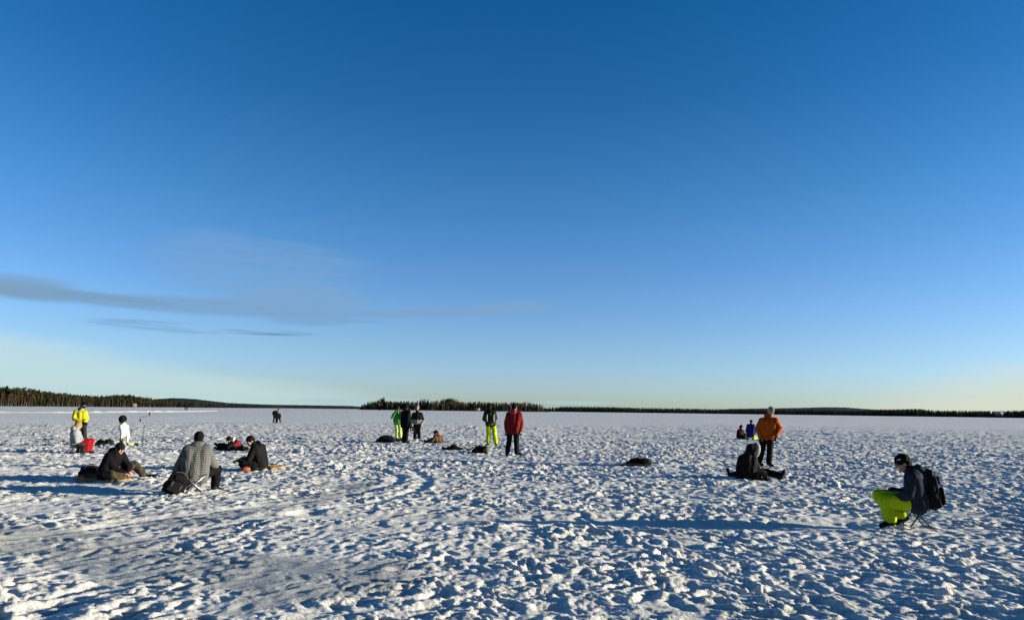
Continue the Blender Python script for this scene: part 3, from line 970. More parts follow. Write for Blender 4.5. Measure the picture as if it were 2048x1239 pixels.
def person(sp, label, J, jacket, trousers, boots=RUB, gloves=None, hat=None, hood=None, hair=None, skin=SKIN,
           vox=.011, k=1.0, jr=1.0, tr=1.0, tail=.0, collar=True, group=None, hems=None, curl=.7, eyes=False, jf=.014, seed=None):
    """J: pel che hd face sh el wr kn an toe (pairs: image left, image right)"""
    seed = seed or int(sp.loc.x * 10 + sp.loc.y * 7) % 90 + 3
    e = empty('person', sp.loc, -sp.az)
    tag(e, label, 'person', group)
    pel, che, hd = J['pel'], J['che'], J['hd']
    f = nrm(J['face']); up = J.get('up', (0, 0, 1))
    sh, el, wr, kn, an, toe = (J[q] for q in ('sh', 'el', 'wr', 'kn', 'an', 'toe'))
    across = nrm(sh[1] - sh[0])
    hips = J.get('hip') or (pel - across * .10 * k, pel + across * .10 * k)
    hp, Bm = head_prims(hd, f, up, k)
    r, fw, u = Bm[:, 0], Bm[:, 1], Bm[:, 2]
    nek = che + (hd - che) * .45
    # --- body: one continuous surface
    pr = [hp, p_cap(che, hd - u * .05 * k, .062 * k, .052 * k), p_cap(pel, che, .105 * k, .115 * k),
          p_cap(sh[0], sh[1], .060 * k, .060 * k), p_cap(hips[0], hips[1], .10 * k, .10 * k)]
    for i in (0, 1):
        pr += [p_cap(sh[i], el[i], .050 * k, .038 * k), p_cap(el[i], wr[i], .038 * k, .026 * k),
               p_cap(hips[i], kn[i], .080 * k, .052 * k), p_cap(kn[i], an[i], .050 * k, .036 * k), p_cap(an[i], toe[i], .036 * k, .026 * k)]
        hdv = J['hand'][i] if 'hand' in J else wr[i] - el[i]
        if gloves is None: pr.append(hand(wr[i], hdv, 1 if i == 0 else -1, k, curl))
        else: pr.append(p_cap(wr[i], wr[i] + nrm(hdv) * .10 * k, .028 * k, .024 * k))
    blob('body', pr, skin, e, vox * .8, 2)
    if eyes:
        for s_ in (-1, 1):
            V, F = p_ell(hd + fw * .083 * k + r * s_ * .033 * k + u * .006 * k, (.015 * k, .011 * k, .010 * k), Bm)
            ey = link(bpy.data.objects.new('eye', npmesh('eye', V, F, EYE, True)), e)
            V, F = p_ell(hd + fw * .0925 * k + r * s_ * .033 * k + u * .006 * k, (.007 * k, .004 * k, .007 * k), Bm)
            link(bpy.data.objects.new('iris', npmesh('iris', V, F, IRIS, True)), ey)
    # --- jacket
    q = k * jr
    down = pel + (pel - che) * tail
    pr = [p_cap(down, che, .135 * q, .135 * q), p_cap(sh[0], sh[1], .088 * q, .088 * q), p_cap(che, nek, .10 * q, .082 * q)]
    for i in (0, 1):
        hb = hips[i] + (down - pel)
        pr += [p_cap(hb, sh[i] * .8 + che * .2, .125 * q, .105 * q),
               p_cap(sh[i], el[i], .082 * q, .066 * q), p_cap(el[i], wr[i], .066 * q, .050 * q)]
    if collar: pr.append(p_cap(nek - (hd - che) * .1, nek + (hd - che) * .12, .085 * k, .076 * k))
    jk = blob('jacket', pr, jacket, e, vox, 3, jf, 6.0, seed)
    # --- trousers, full length over the boots' shafts
    t_ = k * tr
    pr = [p_cap(hips[0], hips[1], .122 * k, .122 * k)]
    for i in (0, 1):
        low = an[i] + nrm(kn[i] - an[i]) * .06
        pr += [p_cap(hips[i], kn[i], .110 * k, .086 * t_), p_cap(kn[i], low, .084 * t_, .078 * t_)]
    blob('trousers', pr, trousers, e, vox, 3, .017, 7.5, seed + 11)
    for i in (0, 1):
        d = nrm(toe[i] - an[i]); back = an[i] - d * .03
        pr = [p_cap(an[i] + nrm(kn[i] - an[i]) * .12, an[i], .062 * k, .058 * k), p_cap(back, toe[i], .054 * k, .044 * k)]
        bt = blob('boot', pr, boots, e, vox, 2)
        if gloves is not None:
            hdv = J['hand'][i] if 'hand' in J else wr[i] - el[i]
            blob('glove', [hand(wr[i] + nrm(hdv) * .0, hdv, 1 if i == 0 else -1, k * 1.22, curl), p_cap(wr[i] - nrm(hdv) * .04, wr[i] + nrm(hdv) * .02, .046 * k, .042 * k)], gloves, e, min(vox, .009), 1)
    # --- what is on the head
    if hat:
        pr = [p_ell(hd + u * .045 * k - fw * .006 * k, (.094 * k, .112 * k, .098 * k), Bm), p_ell(hd - fw * .035 * k + u * .0 * k, (.090 * k, .085 * k, .085 * k), Bm)]
        if J.get('peak'): pr.append(p_cap(hd + u * .10 * k, hd + u * (.10 + J['peak']) * k - fw * .02, .055 * k, .03 * k))
        if J.get('mask'): pr.append(p_ell(hd + fw * .03 * k - u * .07 * k, (.075 * k, .085 * k, .075 * k), Bm))
        blob('hat', pr, hat, e, vox * .9, 3, .004, 30, seed)
    if hair:
        pr = [p_ell(hd + u * .03 * k - fw * .012 * k, (.090 * k, .104 * k, .098 * k), Bm), p_ell(hd - fw * .05 * k - u * .04 * k, (.085 * k, .07 * k, .11 * k), Bm)]
        if J.get('long'): pr += [p_ell(hd - fw * .03 * k + u * .01, (.150, .15, .155), Bm), p_cap(hd + fw * .02 + r * .07 - u * .05, hd + fw * .01 + r * .06 - u * J['long'], .05, .035), p_cap(hd + fw * .02 - r * .07 - u * .05, hd + fw * .01 - r * .06 - u * J['long'], .05, .035), p_cap(hd - fw * .05 * k - u * .03, hd - fw * .05 * k - u * J['long'], .085 * k, .05 * k)]
        blob('hair', pr, hair, e, vox * .9, 2, .008, 22, seed)
    if hood == 'up':
        blob('hood', [p_ell(hd - fw * .022 * k + u * .02 * k, (.118 * k, .120 * k, .138 * k), Bm), p_cap(hd - fw * .05 - u * .08, nek, .10 * k, .10 * k)], jacket, e, vox, 3, .008, 12, seed)
    elif hood is not None:
        blob('hood', [p_ell(nek - fw * .10 * k + np.array((0, 0, .0)), (.13 * k, .075 * k, .085 * k), Bm)], hood if hood is not True else jacket, e, vox, 3, .01, 14, seed)
    return e

def stand(sp, L, Rr, top, feet, shw, depth=.0, face=(0, 1, 0), k=1.0, arms=None, toes=None, lean=0.0, kneew=None):
    """standing joints from pixels: feet = ((x,y),(x,y)), shw = shoulder x pair + y"""
    P = sp.P
    hdc = P((top[0]), top[1]); z = hdc[2]
    hdc = hdc - np.array((0, 0, .115 * k))
    s0, s1, sy = shw
    sh = [P(s0, sy, depth), P(s1, sy, -depth)]
    mid = (sh[0] + sh[1]) / 2
    che = mid - np.array((0, 0, .06))
    an = [P(feet[0][0], feet[0][1], depth * .6) + np.array((0, 0, .09)), P(feet[1][0], feet[1][1], -depth * .6) + np.array((0, 0, .09))]
    ph = .52 * z
    fm = (an[0] + an[1]) / 2
    pel = np.array((mid[0] * .6 + fm[0] * .4, lean, ph))
    f2 = nrm((face[0], face[1], 0))
    kn = [pel * .48 + an[i] * .52 + f2 * .04 + np.array(((an[i] - an[1 - i])[0] * .12, 0, 0)) for i in (0, 1)]
    for i in (0, 1): kn[i][2] = .29 * z
    if toes is None: toes = [f2, f2]
    toe = [an[i] + nrm(toes[i]) * .17 - np.array((0, 0, .045)) for i in (0, 1)]
    J = dict(pel=pel, che=che, hd=hdc, face=face, sh=sh, kn=kn, an=an, toe=toe)
    J['el'] = [P(*arms[0][0]), P(*arms[1][0])]
    J['wr'] = [P(*arms[0][1]), P(*arms[1][1])]
    return J

def bare(name, parts):
    pass

ZIPM = simple('grey_webbing', (.10, .10, .105), .5)  # lighter grey on zips and buckles paints small highlights onto the black bags
# ---- soft luggage
def sack(sp_or_loc, rz, name, cat, label, w, d, h, m, m2=None, tilt=0.0, roll=0.0, handle=True, straps=True, seed=1, vox=.012, group=None, soft=True):
    e = empty(name, sp_or_loc, rz)
    e.rotation_euler = (tilt, roll, rz)
    tag(e, label, cat, group)
    if soft:
        r_ = np.random.default_rng(seed)
        pr = [p_ell((0, 0, h * .34), (w * .5, d * .5, h * .36)), p_ell((w * r_.uniform(-.12, .0), 0, h * .60), (w * .34, d * .36, h * .34)),
              p_ell((w * .24, d * .05, h * r_.uniform(.5, .72)), (w * .2, d * .28, h * .26)), p_ell((-w * .3, -d * .1, h * .3), (w * .2, d * .3, h * .26)), p_box((0, 0, h * .2), (w * .36, d * .34, h * .18))]
        blob('bag_body', pr, m, e, vox, 5, .022, 8, seed)
    else:
        blob('bag_body', [p_box((0, 0, h * .44), (w * .40, d * .34, h * .36)), p_ell((0, 0, h * .36), (w * .5, d * .52, h * .36)), p_ell((0, 0, h * .68), (w * .42, d * .46, h * .33))], m, e, vox, 18, .012, 9, seed)
    blob('front_pocket', [p_box((0, -d * .44, h * .34), (w * .30, d * .12, h * .20)), p_box((0, -d * .40, h * .72), (w * .24, d * .08, h * .09))], m2 or m, e, vox, 5, .006, 12, seed + 2)
    if straps:
        for s_ in (-1, 1):
            x = s_ * w * .24
            tube_mesh('strap', [(x, d * .36, h * .86), (x * 1.1, d * .56, h * .72), (x * 1.2, d * .62, h * .45), (x * 1.3, d * .54, h * .18), (x * 1.2, d * .36, h * .1)], .016, m2 or m, e)
    if handle:
        tube_mesh('handle', [(-w * .12, .02, h * .92), (-w * .1, .02, h * 1.04), (w * .1, .02, h * 1.04), (w * .12, .02, h * .92)], .010, m2 or m, e)
    tube_mesh('zip', [(-w * .43, -d * .12, h * .25), (-w * .40, -d * .18, h * .6), (-w * .25, -d * .22, h * .92), (0, -d * .25, h * .985), (w * .25, -d * .22, h * .92), (w * .40, -d * .18, h * .6), (w * .43, -d * .12, h * .25)], .006, ZIPM, e)
    for s_ in (-1, 1):
        tube_mesh('buckle', [(s_ * w * .2, -d * .58, h * .30), (s_ * w * .2, -d * .56, h * .52)], .008, ZIPM, e)
    return e

def stool(loc, rz, label, w, d, h, fm, sm, group=None):
    e = empty('folding_stool', loc, rz); tag(e, label, 'stool', group)
    V, F = [], []                      # sagging cloth seat
    n = 8
    for lay in (0, .014):
        for i in range(n + 1):
            for j in range(n + 1):
                x = -w / 2 + w * i / n; y = -d / 2 + d * j / n
                V.append((x, y, h - lay - .03 * (1 - (2 * i / n - 1) ** 2)))
    k = (n + 1) ** 2
    for i in range(n):
        for j in range(n):
            a = i * (n + 1) + j; q = [a, a + n + 1, a + n + 2, a + 1]
            F.append(q); F.append([k + z for z in reversed(q)])
    for i in range(n):
        for (a, c) in ((i, i + 1), (n * (n + 1) + i + 1, n * (n + 1) + i), ((i + 1) * (n + 1), i * (n + 1)), (i * (n + 1) + n, (i + 1) * (n + 1) + n)):
            F.append([a, c, c + k, a + k])
    link(bpy.data.objects.new('seat', npmesh('seat', V, F, sm, True)), e)
    for y in (-d / 2, d / 2):
        o = .012 if y > 0 else 0
        tube_mesh('leg', [(-w / 2, y, h), (w / 2, y, 0)], .010, fm, e)
        tube_mesh('leg', [(w / 2, y + .022, h), (-w / 2, y + .022, 0)], .010, fm, e)
    for x in (-w / 2, w / 2):
        tube_mesh('foot_bar', [(x, -d / 2, 0), (x, d / 2 + .02, 0)], .010, fm, e)
    return e

def hide(px0, px1, py, name, label, m, depth=.5, seed=1, lump=.05):
    """an animal skin laid on the snow: wavy edged, thick, with loose hair"""
    r = np.random.default_rng(seed)
    sp = Spot((px0 + px1) / 2, py)
    w = (at(px1, py) - at(px0, py)).length / 2
    e = empty(name, sp.loc, -sp.az); tag(e, label, 'animal hide')
    n, mm = 40, 9
    V, F = [], []
    ph = r.uniform(0, 6.28, 6)
    for j in range(mm):
        t = j / (mm - 1)
        for i in range(n):
            a = 2 * math.pi * i / n
            rr = 1 + .13 * math.sin(3 * a + ph[0]) + .10 * math.sin(5 * a + ph[1]) + .06 * math.sin(9 * a + ph[2])
            x = math.cos(a) * w * rr * t; y = math.sin(a) * depth * rr * t
            V.append((x, y, 0))
    V = np.array(V)
    V[:, 2] = .045 + lump * (.5 - 1.4 * np.abs(perlin(V[:, 0] * 4 + seed, V[:, 1] * 4, seed))) 
    V[-n:, 2] -= .05
    for j in range(mm - 1):
        for i in range(n): 
            k = (i + 1) % n
            F.append((j * n + i, (j + 1) * n + i, (j + 1) * n + k, j * n + k))
    low = V.copy(); low[:, 2] = -.03
    V2 = np.vstack([V, low[-n:]]); o = len(V)
    for i in range(n): F.append(((mm - 1) * n + i, o + i, o + (i + 1) % n, (mm - 1) * n + (i + 1) % n))
    link(bpy.data.objects.new('skin', npmesh('skin', V2, F, m, True)), e)
    HV, HF = [], []
    for i in range(2600):
        q = V[r.integers(n, len(V))]; q = q * np.array((r.uniform(.75, 1.03),) * 2 + (1,))
        d = np.array((r.normal(.3, .5), r.normal(0, .5), r.uniform(.1, .7))); d = d / np.linalg.norm(d) * r.uniform(.02, .055)
        s_ = np.array((r.normal(), r.normal(), 0)); s_ = s_ / np.linalg.norm(s_) * .004
        k = len(HV); HV += [q - s_, q + s_, q + d]; HF.append((k, k + 1, k + 2))
    hr = link(bpy.data.objects.new('hair', npmesh('hair', HV, HF, m)), e)
    return e

def near(p, q, off):      # small helper: point near p
    return np.array(p) + np.array(off)

# 1 ---- seen from behind on a stool, grey plaid coat
sp = Spot(392, 981); P = sp.P
J = dict(pel=P(388, 943, 0), che=P(394, 902, .10), hd=P(398, 873, .20), face=(.1, 1, -.25),
         sh=[P(376, 896, .06), P(414, 894, .06)], el=[P(358, 926, .20), P(425, 922, .12)], wr=[P(351, 937, .42), P(433, 931, .40)],
         hand=[(-.1, 1, -.3), (-.2, 1, -.4)],
         hip=[P(377, 945, .02), P(402, 945, .02)], kn=[P(360, 938, .46), P(434, 934, .40)],
         an=[P(379, 971, .30), P(430, 972, .22)], toe=[P(376, 975, .50), P(443, 977, .30)])
person(sp, 'person in grey plaid coat and black beanie sitting on a stool, seen from behind', J, PLAID, BLACK, BLACK and RUB, gloves=BLACK, hat=BLACK, hood=PLAID, vox=.010, tail=.10, jr=1.12, jf=.010)
V0 = P(386, 980, 0)
stool(sp.loc + Vector((math.cos(sp.az) * V0[0], -math.sin(sp.az) * V0[0], -.02)), -sp.az + .15, 'folding stool with crossed pale metal legs under the person in plaid', .40, .30, .36, METAL, BLACK)
# 2 ---- right foreground, lime trousers and a worn backpack
sp = Spot(1812, 1050); P = sp.P
J = dict(pel=P(1838, 1002, 0), che=P(1838, 957, .0), hd=P(1806, 924, .0), face=(-.93, -.28, -.30),
         sh=[P(1824, 952, -.17), P(1836, 948, .19)], el=[P(1817, 987, -.24), P(1818, 984, .26)], wr=[P(1790, 996, -.10), P(1782, 980, .16)],
         hand=[(-1, .3, -.1), (-1, -.2, -.1)],
         hip=[P(1836, 1004, -.10), P(1838, 1002, .12)], kn=[P(1770, 999, -.14), P(1758, 988, .16)],
         an=[P(1782, 1041, -.14), P(1808, 1033, .18)], toe=[P(1764, 1049, -.20), P(1792, 1041, .12)])
pb = person(sp, 'person in lime green trousers and dark jacket sitting on a stool with backpack on', J, NAVY, LIME, RUB, gloves=BLACK, hat=BLACK, hood=NAVY, vox=.008, jr=1.14, tr=1.12, skin=SKIN, jf=.015, tail=.05)
# sunglasses, part of what the person wears
Bm = basis((-.93, -.28, -.30)); c0 = P(1806, 924, .0); GL = simple('dark_lens', (.01, .01, .012), .08)
lens = [p_ell(c0 + Bm[:, 1] * .095 + Bm[:, 0] * s_ * .033 + Bm[:, 2] * .010, (.030, .010, .022), Bm) for s_ in (-1, 1)]
lens += [p_cap(c0 + Bm[:, 1] * .088 + Bm[:, 0] * s_ * .062 + Bm[:, 2] * .012, c0 + Bm[:, 0] * s_ * .085 + Bm[:, 2] * .010, .006, .005, 6) for s_ in (-1, 1)]
blob('sunglasses', lens, GL, pb, .004, 1)
hs = c0 + Bm[:, 2] * .075 + Bm[:, 0] * -.084 + Bm[:, 1] * .058
V_, F_ = p_ell(hs, (.006, .030, .010), Bm)
link(bpy.data.objects.new('hat_patch', npmesh('hat_patch', V_, F_, simple('pale_patch', (.5, .5, .5)), True)), [c for c in pb.children if c.name.startswith('hat')][0])
W = Vector
def world_of(sp, q, dz=0.0):
    return sp.loc + sp.r * float(q[0]) + sp.n * float(q[1]) + Vector((0, 0, float(q[2]) + dz))
o = sack(world_of(sp, P(1870, 1018, .02)), -sp.az - R(82), 'backpack', 'backpack', 'large black backpack worn by the person in lime trousers', .36, .27, .57, BLACK2, BLACK, 0, 0, vox=.010, soft=False)
o.rotation_euler = (Matrix.Rotation(-sp.az, 3, 'Z') @ Matrix.Rotation(R(-7), 3, 'Y') @ Matrix.Rotation(R(90), 3, 'Z')).to_euler()
stool(world_of(sp, (P(1834, 1050, .05)[0], .05, 0)), -sp.az + .35, 'folding stool with thin black crossed legs under the person in lime trousers', .28, .28, .36, RUB, BLACK)
# 3 ---- sitting on the ground, black jacket and brown camouflage trousers
sp = Spot(245, 957); P = sp.P
J = dict(pel=P(208, 944, .05), che=P(228, 912, 0), hd=P(239, 897, -.02), face=(.55, -.75, -.40),
         sh=[P(217, 914, -.06), P(243, 911, .14)], el=[P(228, 939, -.16), P(257, 932, .12)], wr=[P(248, 946, -.22), P(256, 942, .0)],
         hand=[(1, -.2, -.35), (.7, -.5, -.45)],
         hip=[P(208, 946, -.08), P(214, 944, .16)], kn=[P(226, 950, -.30), P(270, 930, .22)],
         an=[P(252, 955, -.25), P(291, 953, .16)], toe=[P(262, 957, -.20), P(309, 951, .10)])
person(sp, 'person in black jacket and brown camouflage trousers sitting on the ice beside a black bag', J, BLACK, CAMOB, RUB, gloves=None, skin=SKINR, hat=BLACK2, hood=BLACK, vox=.010, jr=1.1, curl=.9, eyes=True)
hide(150, 212, 957, 'reindeer_hide', 'tan reindeer hide under the black bag at the far left', HIDE, .22, 3, .10)
hide(222, 262, 961, 'reindeer_hide', 'narrow tan hide under the hands of the person in camouflage trousers', HIDE, .10, 4)
sack(Spot(172, 953).loc + Vector((0, .1, -.02)), -Spot(172, 953).az + .3, 'backpack', 'backpack', 'slumped black backpack on the tan hide behind the person in camouflage', .46, .30, .30, BLACK, BLACK2, 0, .12, vox=.012, seed=5)
# backpack leaning by the plaid person's stool
sp = Spot(338, 985)
sack(sp.loc + Vector((0, 0, -.02)), -sp.az + .1, 'backpack', 'backpack', 'black backpack leaning on the snow beside the person in plaid', .40, .26, .46, BLACK, BLACK2, -.12, .50, vox=.010, seed=8, soft=False)
# 4 ---- black clothes, cross-legged on an orange-brown hide
sp = Spot(505, 938); P = sp.P
J = dict(pel=P(523, 929, .05), che=P(515, 896, 0), hd=P(501, 880, -.02), face=(-.80, -.50, -.38),
         sh=[P(508, 896, -.14), P(524, 894, .16)], el=[P(497, 918, -.20), P(500, 916, .10)], wr=[P(480, 919, -.18), P(482, 918, .0)],
         hand=[(-1, -.05, -.05), (-1, -.2, -.1)],
         hip=[P(522, 929, -.06), P(526, 928, .14)], kn=[P(487, 926, -.24), P(484, 926, .30)],
         an=[P(512, 935, -.28), P(494, 932, .08)], toe=[P(524, 936, -.24), P(485, 934, -.1)])
person(sp, 'person dressed all in black sitting cross-legged on an orange-brown hide', J, BLACK2, BLACK, RUB, gloves=BLACK, hat=BLACK, hood=BLACK2, skin=SKIN, vox=.011, jr=1.12, eyes=True)
hide(515, 568, 937, 'reindeer_hide', 'orange-brown hide under the cross-legged person in black', HIDEO, .25, 6)
sp = Spot(491, 941)
e = empty('gear_pouch', sp.loc, -sp.az); tag(e, 'small red pouch on the snow in front of the person in black', 'pouch')
blob('pouch_body', [p_ell((0, 0, .06), (.12, .08, .07))], REDS, e, .01, 3, .01, 20)
tube_mesh('loop', [(-.05, 0, .12), (-.03, 0, .15), (.03, 0, .15), (.05, 0, .12)], .006, BLACK, e)
# 5 ---- reclining far person with red jacket
sp = Spot(458, 901); P = sp.P
J = dict(pel=P(472, 894, .1), che=P(470, 885, -.05), hd=P(458, 879, -.12), face=(-.5, -.75, -.4),
         sh=[P(464, 887, -.2), P(477, 885, .12)], el=[P(456, 894, -.3), P(484, 893, .1)], wr=[P(450, 897, -.2), P(478, 897, -.1)],
         kn=[P(448, 890, .15), P(446, 895, -.05)], an=[P(434, 889, .1), P(434, 896, -.1)], toe=[P(430, 886, .1), P(429, 894, -.1)])
person(sp, 'person in black and red jacket with pale fur collar lying on the ice', J, BLACK2, BLACK, RUB, gloves=BLACK, hat=BLACK, vox=.013, jr=1.0)
pe = [o for o in COL.objects if o.get('label', '').startswith('person in black and red')][0]
blob('back_panel', [p_ell(P(472, 886, -.02), (.17, .17, .13)), p_ell(P(468, 889, -.16), (.13, .10, .07))], fabric('deep_red_cloth', (.22, .012, .02)), pe, .012, 4, .02, 12, 4)
blob('fur_collar', [p_cap(P(467, 876, -.06), P(465.5, 884, -.2), .045, .04), p_cap(P(469, 874, -.02), P(467, 878, -.06), .03, .045)], FURW, pe, .01, 1, .014, 30, 4)
sp = Spot(484, 902)
sack(sp.loc, -sp.az + 1.4, 'gear_bag', 'bag', 'flat black bag on the ice between the reclining person and the person in black', .26, .40, .20, BLACK, BLACK2, handle=False, seed=4)
# 6 ---- grey hoodie, red trousers
sp = Spot(160, 906); P = sp.P
J = dict(pel=P(150, 886, 0), che=P(150, 864, 0), hd=P(157, 849, 0), face=(.9, .15, -.25),
         sh=[P(150, 866, -.16), P(156, 866, .18)], el=[P(153, 882, -.22), P(163, 880, .22)], wr=[P(167, 880, -.10), P(172, 880, .12)],
         hip=[P(150, 887, -.1), P(151, 887, .1)], kn=[P(176, 883, -.14), P(183, 880, .12)], an=[P(173, 903, -.12), P(178, 902, .1)], toe=[P(184, 905, -.14), P(186, 903, .12)])
person(sp, 'person in pale grey hoodie and crimson trousers sitting on a stool facing right', J, GREYW, REDP, RUB, hair=HAIRB, hood=GREYW, vox=.012, jr=1.05, eyes=True)
stool(Spot(146, 905).loc, -sp.az + .5, 'black folding stool under the person in crimson trousers', .34, .3, .34, BMET, BLACK)
sp2 = Spot(161, 907)
sack(sp2.loc, -sp2.az + .2, 'gear_bag', 'bag', 'dark upright bag standing against the red-trousered person\'s stool', .28, .2, .34, fabric('dark_brown_cloth', (.03, .022, .018)), BLACK, handle=True, straps=False, seed=7, soft=False)
# 7 ---- yellow jacket
sp = Spot(164, 884); P = sp.P
J = stand(sp, 0, 0, (168, 804.5), ((159, 884), (169, 884)), (151, 170, 825), .04, face=(.45, -.85, -.3),
          arms=(((147, 838, -.08), (163, 845, -.28)), ((174, 838, -.05), (168, 845, -.28))))
J['mask'] = True
J['hand'] = [(.8, -.5, 0), (-.2, -1, 0)]
person(sp, 'person in bright yellow jacket with blue shoulders standing behind the grey hoodie', J, YELL, fabric('dark_olive_trouser', (.02, .025, .015)), RUB, gloves=BLACK, hat=BLACK, hood=fabric('blue_hood', (.05, .14, .40)), vox=.013, jr=1.05)
e = empty('camera_device', world_of(sp, P(171, 848, -.36)), -sp.az); tag(e, 'small black camera held by the person in the yellow jacket', 'camera')
blob('camera_body', [p_box((0, 0, 0), (.075, .03, .05)), p_box((0, 0, .055), (.03, .025, .02))], BLACK, e, .006, 2)
tube_mesh('lens', [(0, -.03, 0), (0, -.10, -.01)], .032, RUB, e, 12)
# 8 ---- kneeling, white jacket, pale camouflage
sp = Spot(250, 892); P = sp.P
J = dict(pel=P(251, 871, 0), che=P(247, 853, 0), hd=P(244, 838.5, 0), face=(-.8, -.55, -.15), long=.17,
         sh=[P(242, 853, -.14), P(252, 853, .14)], el=[P(244, 866, -.22), P(255, 865, .12)], wr=[P(243, 875, -.34), P(248, 876, -.08)],
         hip=[P(250, 872, -.1), P(252, 872, .1)], kn=[P(247, 889, -.2), P(251, 888, .12)], an=[P(268, 889, -.12), P(270, 887, .14)], toe=[P(273, 891, -.1), P(275, 890, .14)])
person(sp, 'long-haired person in white jacket and pale camouflage trousers kneeling beside the ice auger', J, WHITEJ, CAMOW, BLACK, gloves=BLACK, hair=HAIRD, vox=.013, jr=1.0, tail=.1)
# 9 ---- standing trio
sp = Spot(796, 881); P = sp.P
J = stand(sp, 0, 0, (796, 814.5), ((793, 881), (801, 881)), (788.5, 802, 829), 0, face=(.3, -.9, -.05),
          arms=(((784, 836, -.1), (792, 823, -.24)), ((806, 838, -.1), (800, 823, -.22))))
J['hand'] = [(.3, .2, 1), (-.3, .2, 1)]
person(sp, 'person in green jacket and pale lime trousers raising hands to the face', J, GREENJ, LIMEP, RUB, gloves=BLACK, hat=fabric('dark_green_knit', (.02, .05, .03)), vox=.013, tail=.1)
sp = Spot(810, 887); P = sp.P
J = stand(sp, 0, 0, (812.5, 809), ((806, 887), (812, 886.5)), (805.5, 818, 825), .06, face=(.75, .55, -.1), lean=.02,
          arms=(((804, 843, .0), (806, 857, -.05)), ((819, 841, -.05), (821, 855, -.1))))
person(sp, 'tall person all in black standing between the green jacket and the grey-hemmed jacket', J, BLACK, BLACK2, RUB, gloves=BLACK, hood='up', hair=HAIRD, vox=.013, tail=.3)
sp = Spot(834, 881); P = sp.P
J = stand(sp, 0, 0, (835, 811.5), ((829.5, 881), (838.5, 881)), (827, 842, 829), 0, face=(-.15, -1, -.1),
          arms=(((823, 843, -.02), (825, 855, -.1)), ((847, 842, .0), (842, 850, -.12))))
J['hand'] = [(0, -.3, -1), (-.6, -.4, -.5)]
person(sp, 'person in grey-hemmed black jacket and light cap, right of the standing trio', J, GREYHEM, BLACK, RUB, gloves=BLACK, hat=GREYHAT, vox=.013, eyes=True, tail=.12, jr=1.05)
# 10 ---- small seated person with brown jacket
sp = Spot(872, 887); P = sp.P
J = dict(pel=P(877, 882, .05), che=P(876, 874, 0), hd=P(872, 867, -.03), face=(-.9, -.2, -.3),
         sh=[P(869, 876, -.12), P(883, 875, .1)], el=[P(864, 882, -.15), P(884, 882, .05)], wr=[P(860, 884, -.12), P(872, 885, -.05)],
         kn=[P(864, 880, .15), P(862, 883, -.1)], an=[P(854, 884, .1), P(853, 885, -.15)], toe=[P(849, 882, .1), P(850, 883, -.15)])
person(sp, 'small person in brown jacket and black cap sitting hunched right of the trio', J, BROWNJ, BLACK, RUB, gloves=BLACK, hat=BLACK, vox=.014, jr=.95)
sp = Spot(772, 885)
sack(sp.loc + Vector((0, 0, -.03)), -sp.az, 'duffel_bag', 'bag', 'large black duffel bag lying at the feet of the person in green', .92, .5, .36, BLACK, BLACK2, 0, 0, seed=9, vox=.016)
sp = Spot(795, 884)
sack(sp.loc + Vector((0, -.1, -.04)), -sp.az + .2, 'gear_bag', 'bag', 'flat black bag lying between the duffel and the tall black figure', .70, .34, .17, BLACK, BLACK2, 0, 0, handle=False, seed=10, vox=.016)
# 11 ---- lime trousers seen from behind
sp = Spot(984, 893); P = sp.P
J = stand(sp, 0, 0, (979, 808), ((976, 892.5), (992, 893.5)), (971, 989, 826), 0, face=(.1, 1, -.1),
          arms=(((967.5, 839, .02), (974, 842, .28)), ((992, 837, .02), (987, 840, .28))))
person(sp, 'person in bright lime trousers and dark olive jacket seen from behind', J, fabric('black_olive_cloth', (.030, .032, .022)), LIME, RUB, gloves=BLACK, hat=BLACK, hood=BLACK, hair=HAIRD, vox=.012, tail=.02, tr=1.02)
pn = [o for o in COL.objects if o.get('label', '').startswith('person in bright lime')][0]
for a_ in ((974.5, 829, 843), (988, 829, 844)):
    tube_mesh('reflective_stripe', [P(a_[0], a_[1], -.13), P(a_[0] - .5, (a_[1] + a_[2]) / 2, -.135), P(a_[0], a_[2], -.12)], .014, simple('reflective_tape', (.6, .6, .55)), pn)
# 12 ---- red jacket
sp = Spot(1023, 912); P = sp.P
J = stand(sp, 0, 0, (1029, 807.5), ((1014, 912), (1033, 911)), (1017, 1039, 829), .03, face=(.35, .9, -.15),
          arms=(((1012, 847, .02), (1013, 861, -.02)), ((1043, 846, .0), (1041, 860, -.05))), toes=((-.1, 1, 0), (.9, .2, 0)))
J['hand'] = [(0, .1, -1), (-.1, .1, -1)]
person(sp, 'person in red jacket and black trousers standing with arms down, seen from behind', J, REDJ, BLACK, RUB, gloves=BLACK, hat=BLACK, hood=fabric('pinkish_red_hood', (.45, .05, .07)), vox=.010, tail=.14, jr=1.10)
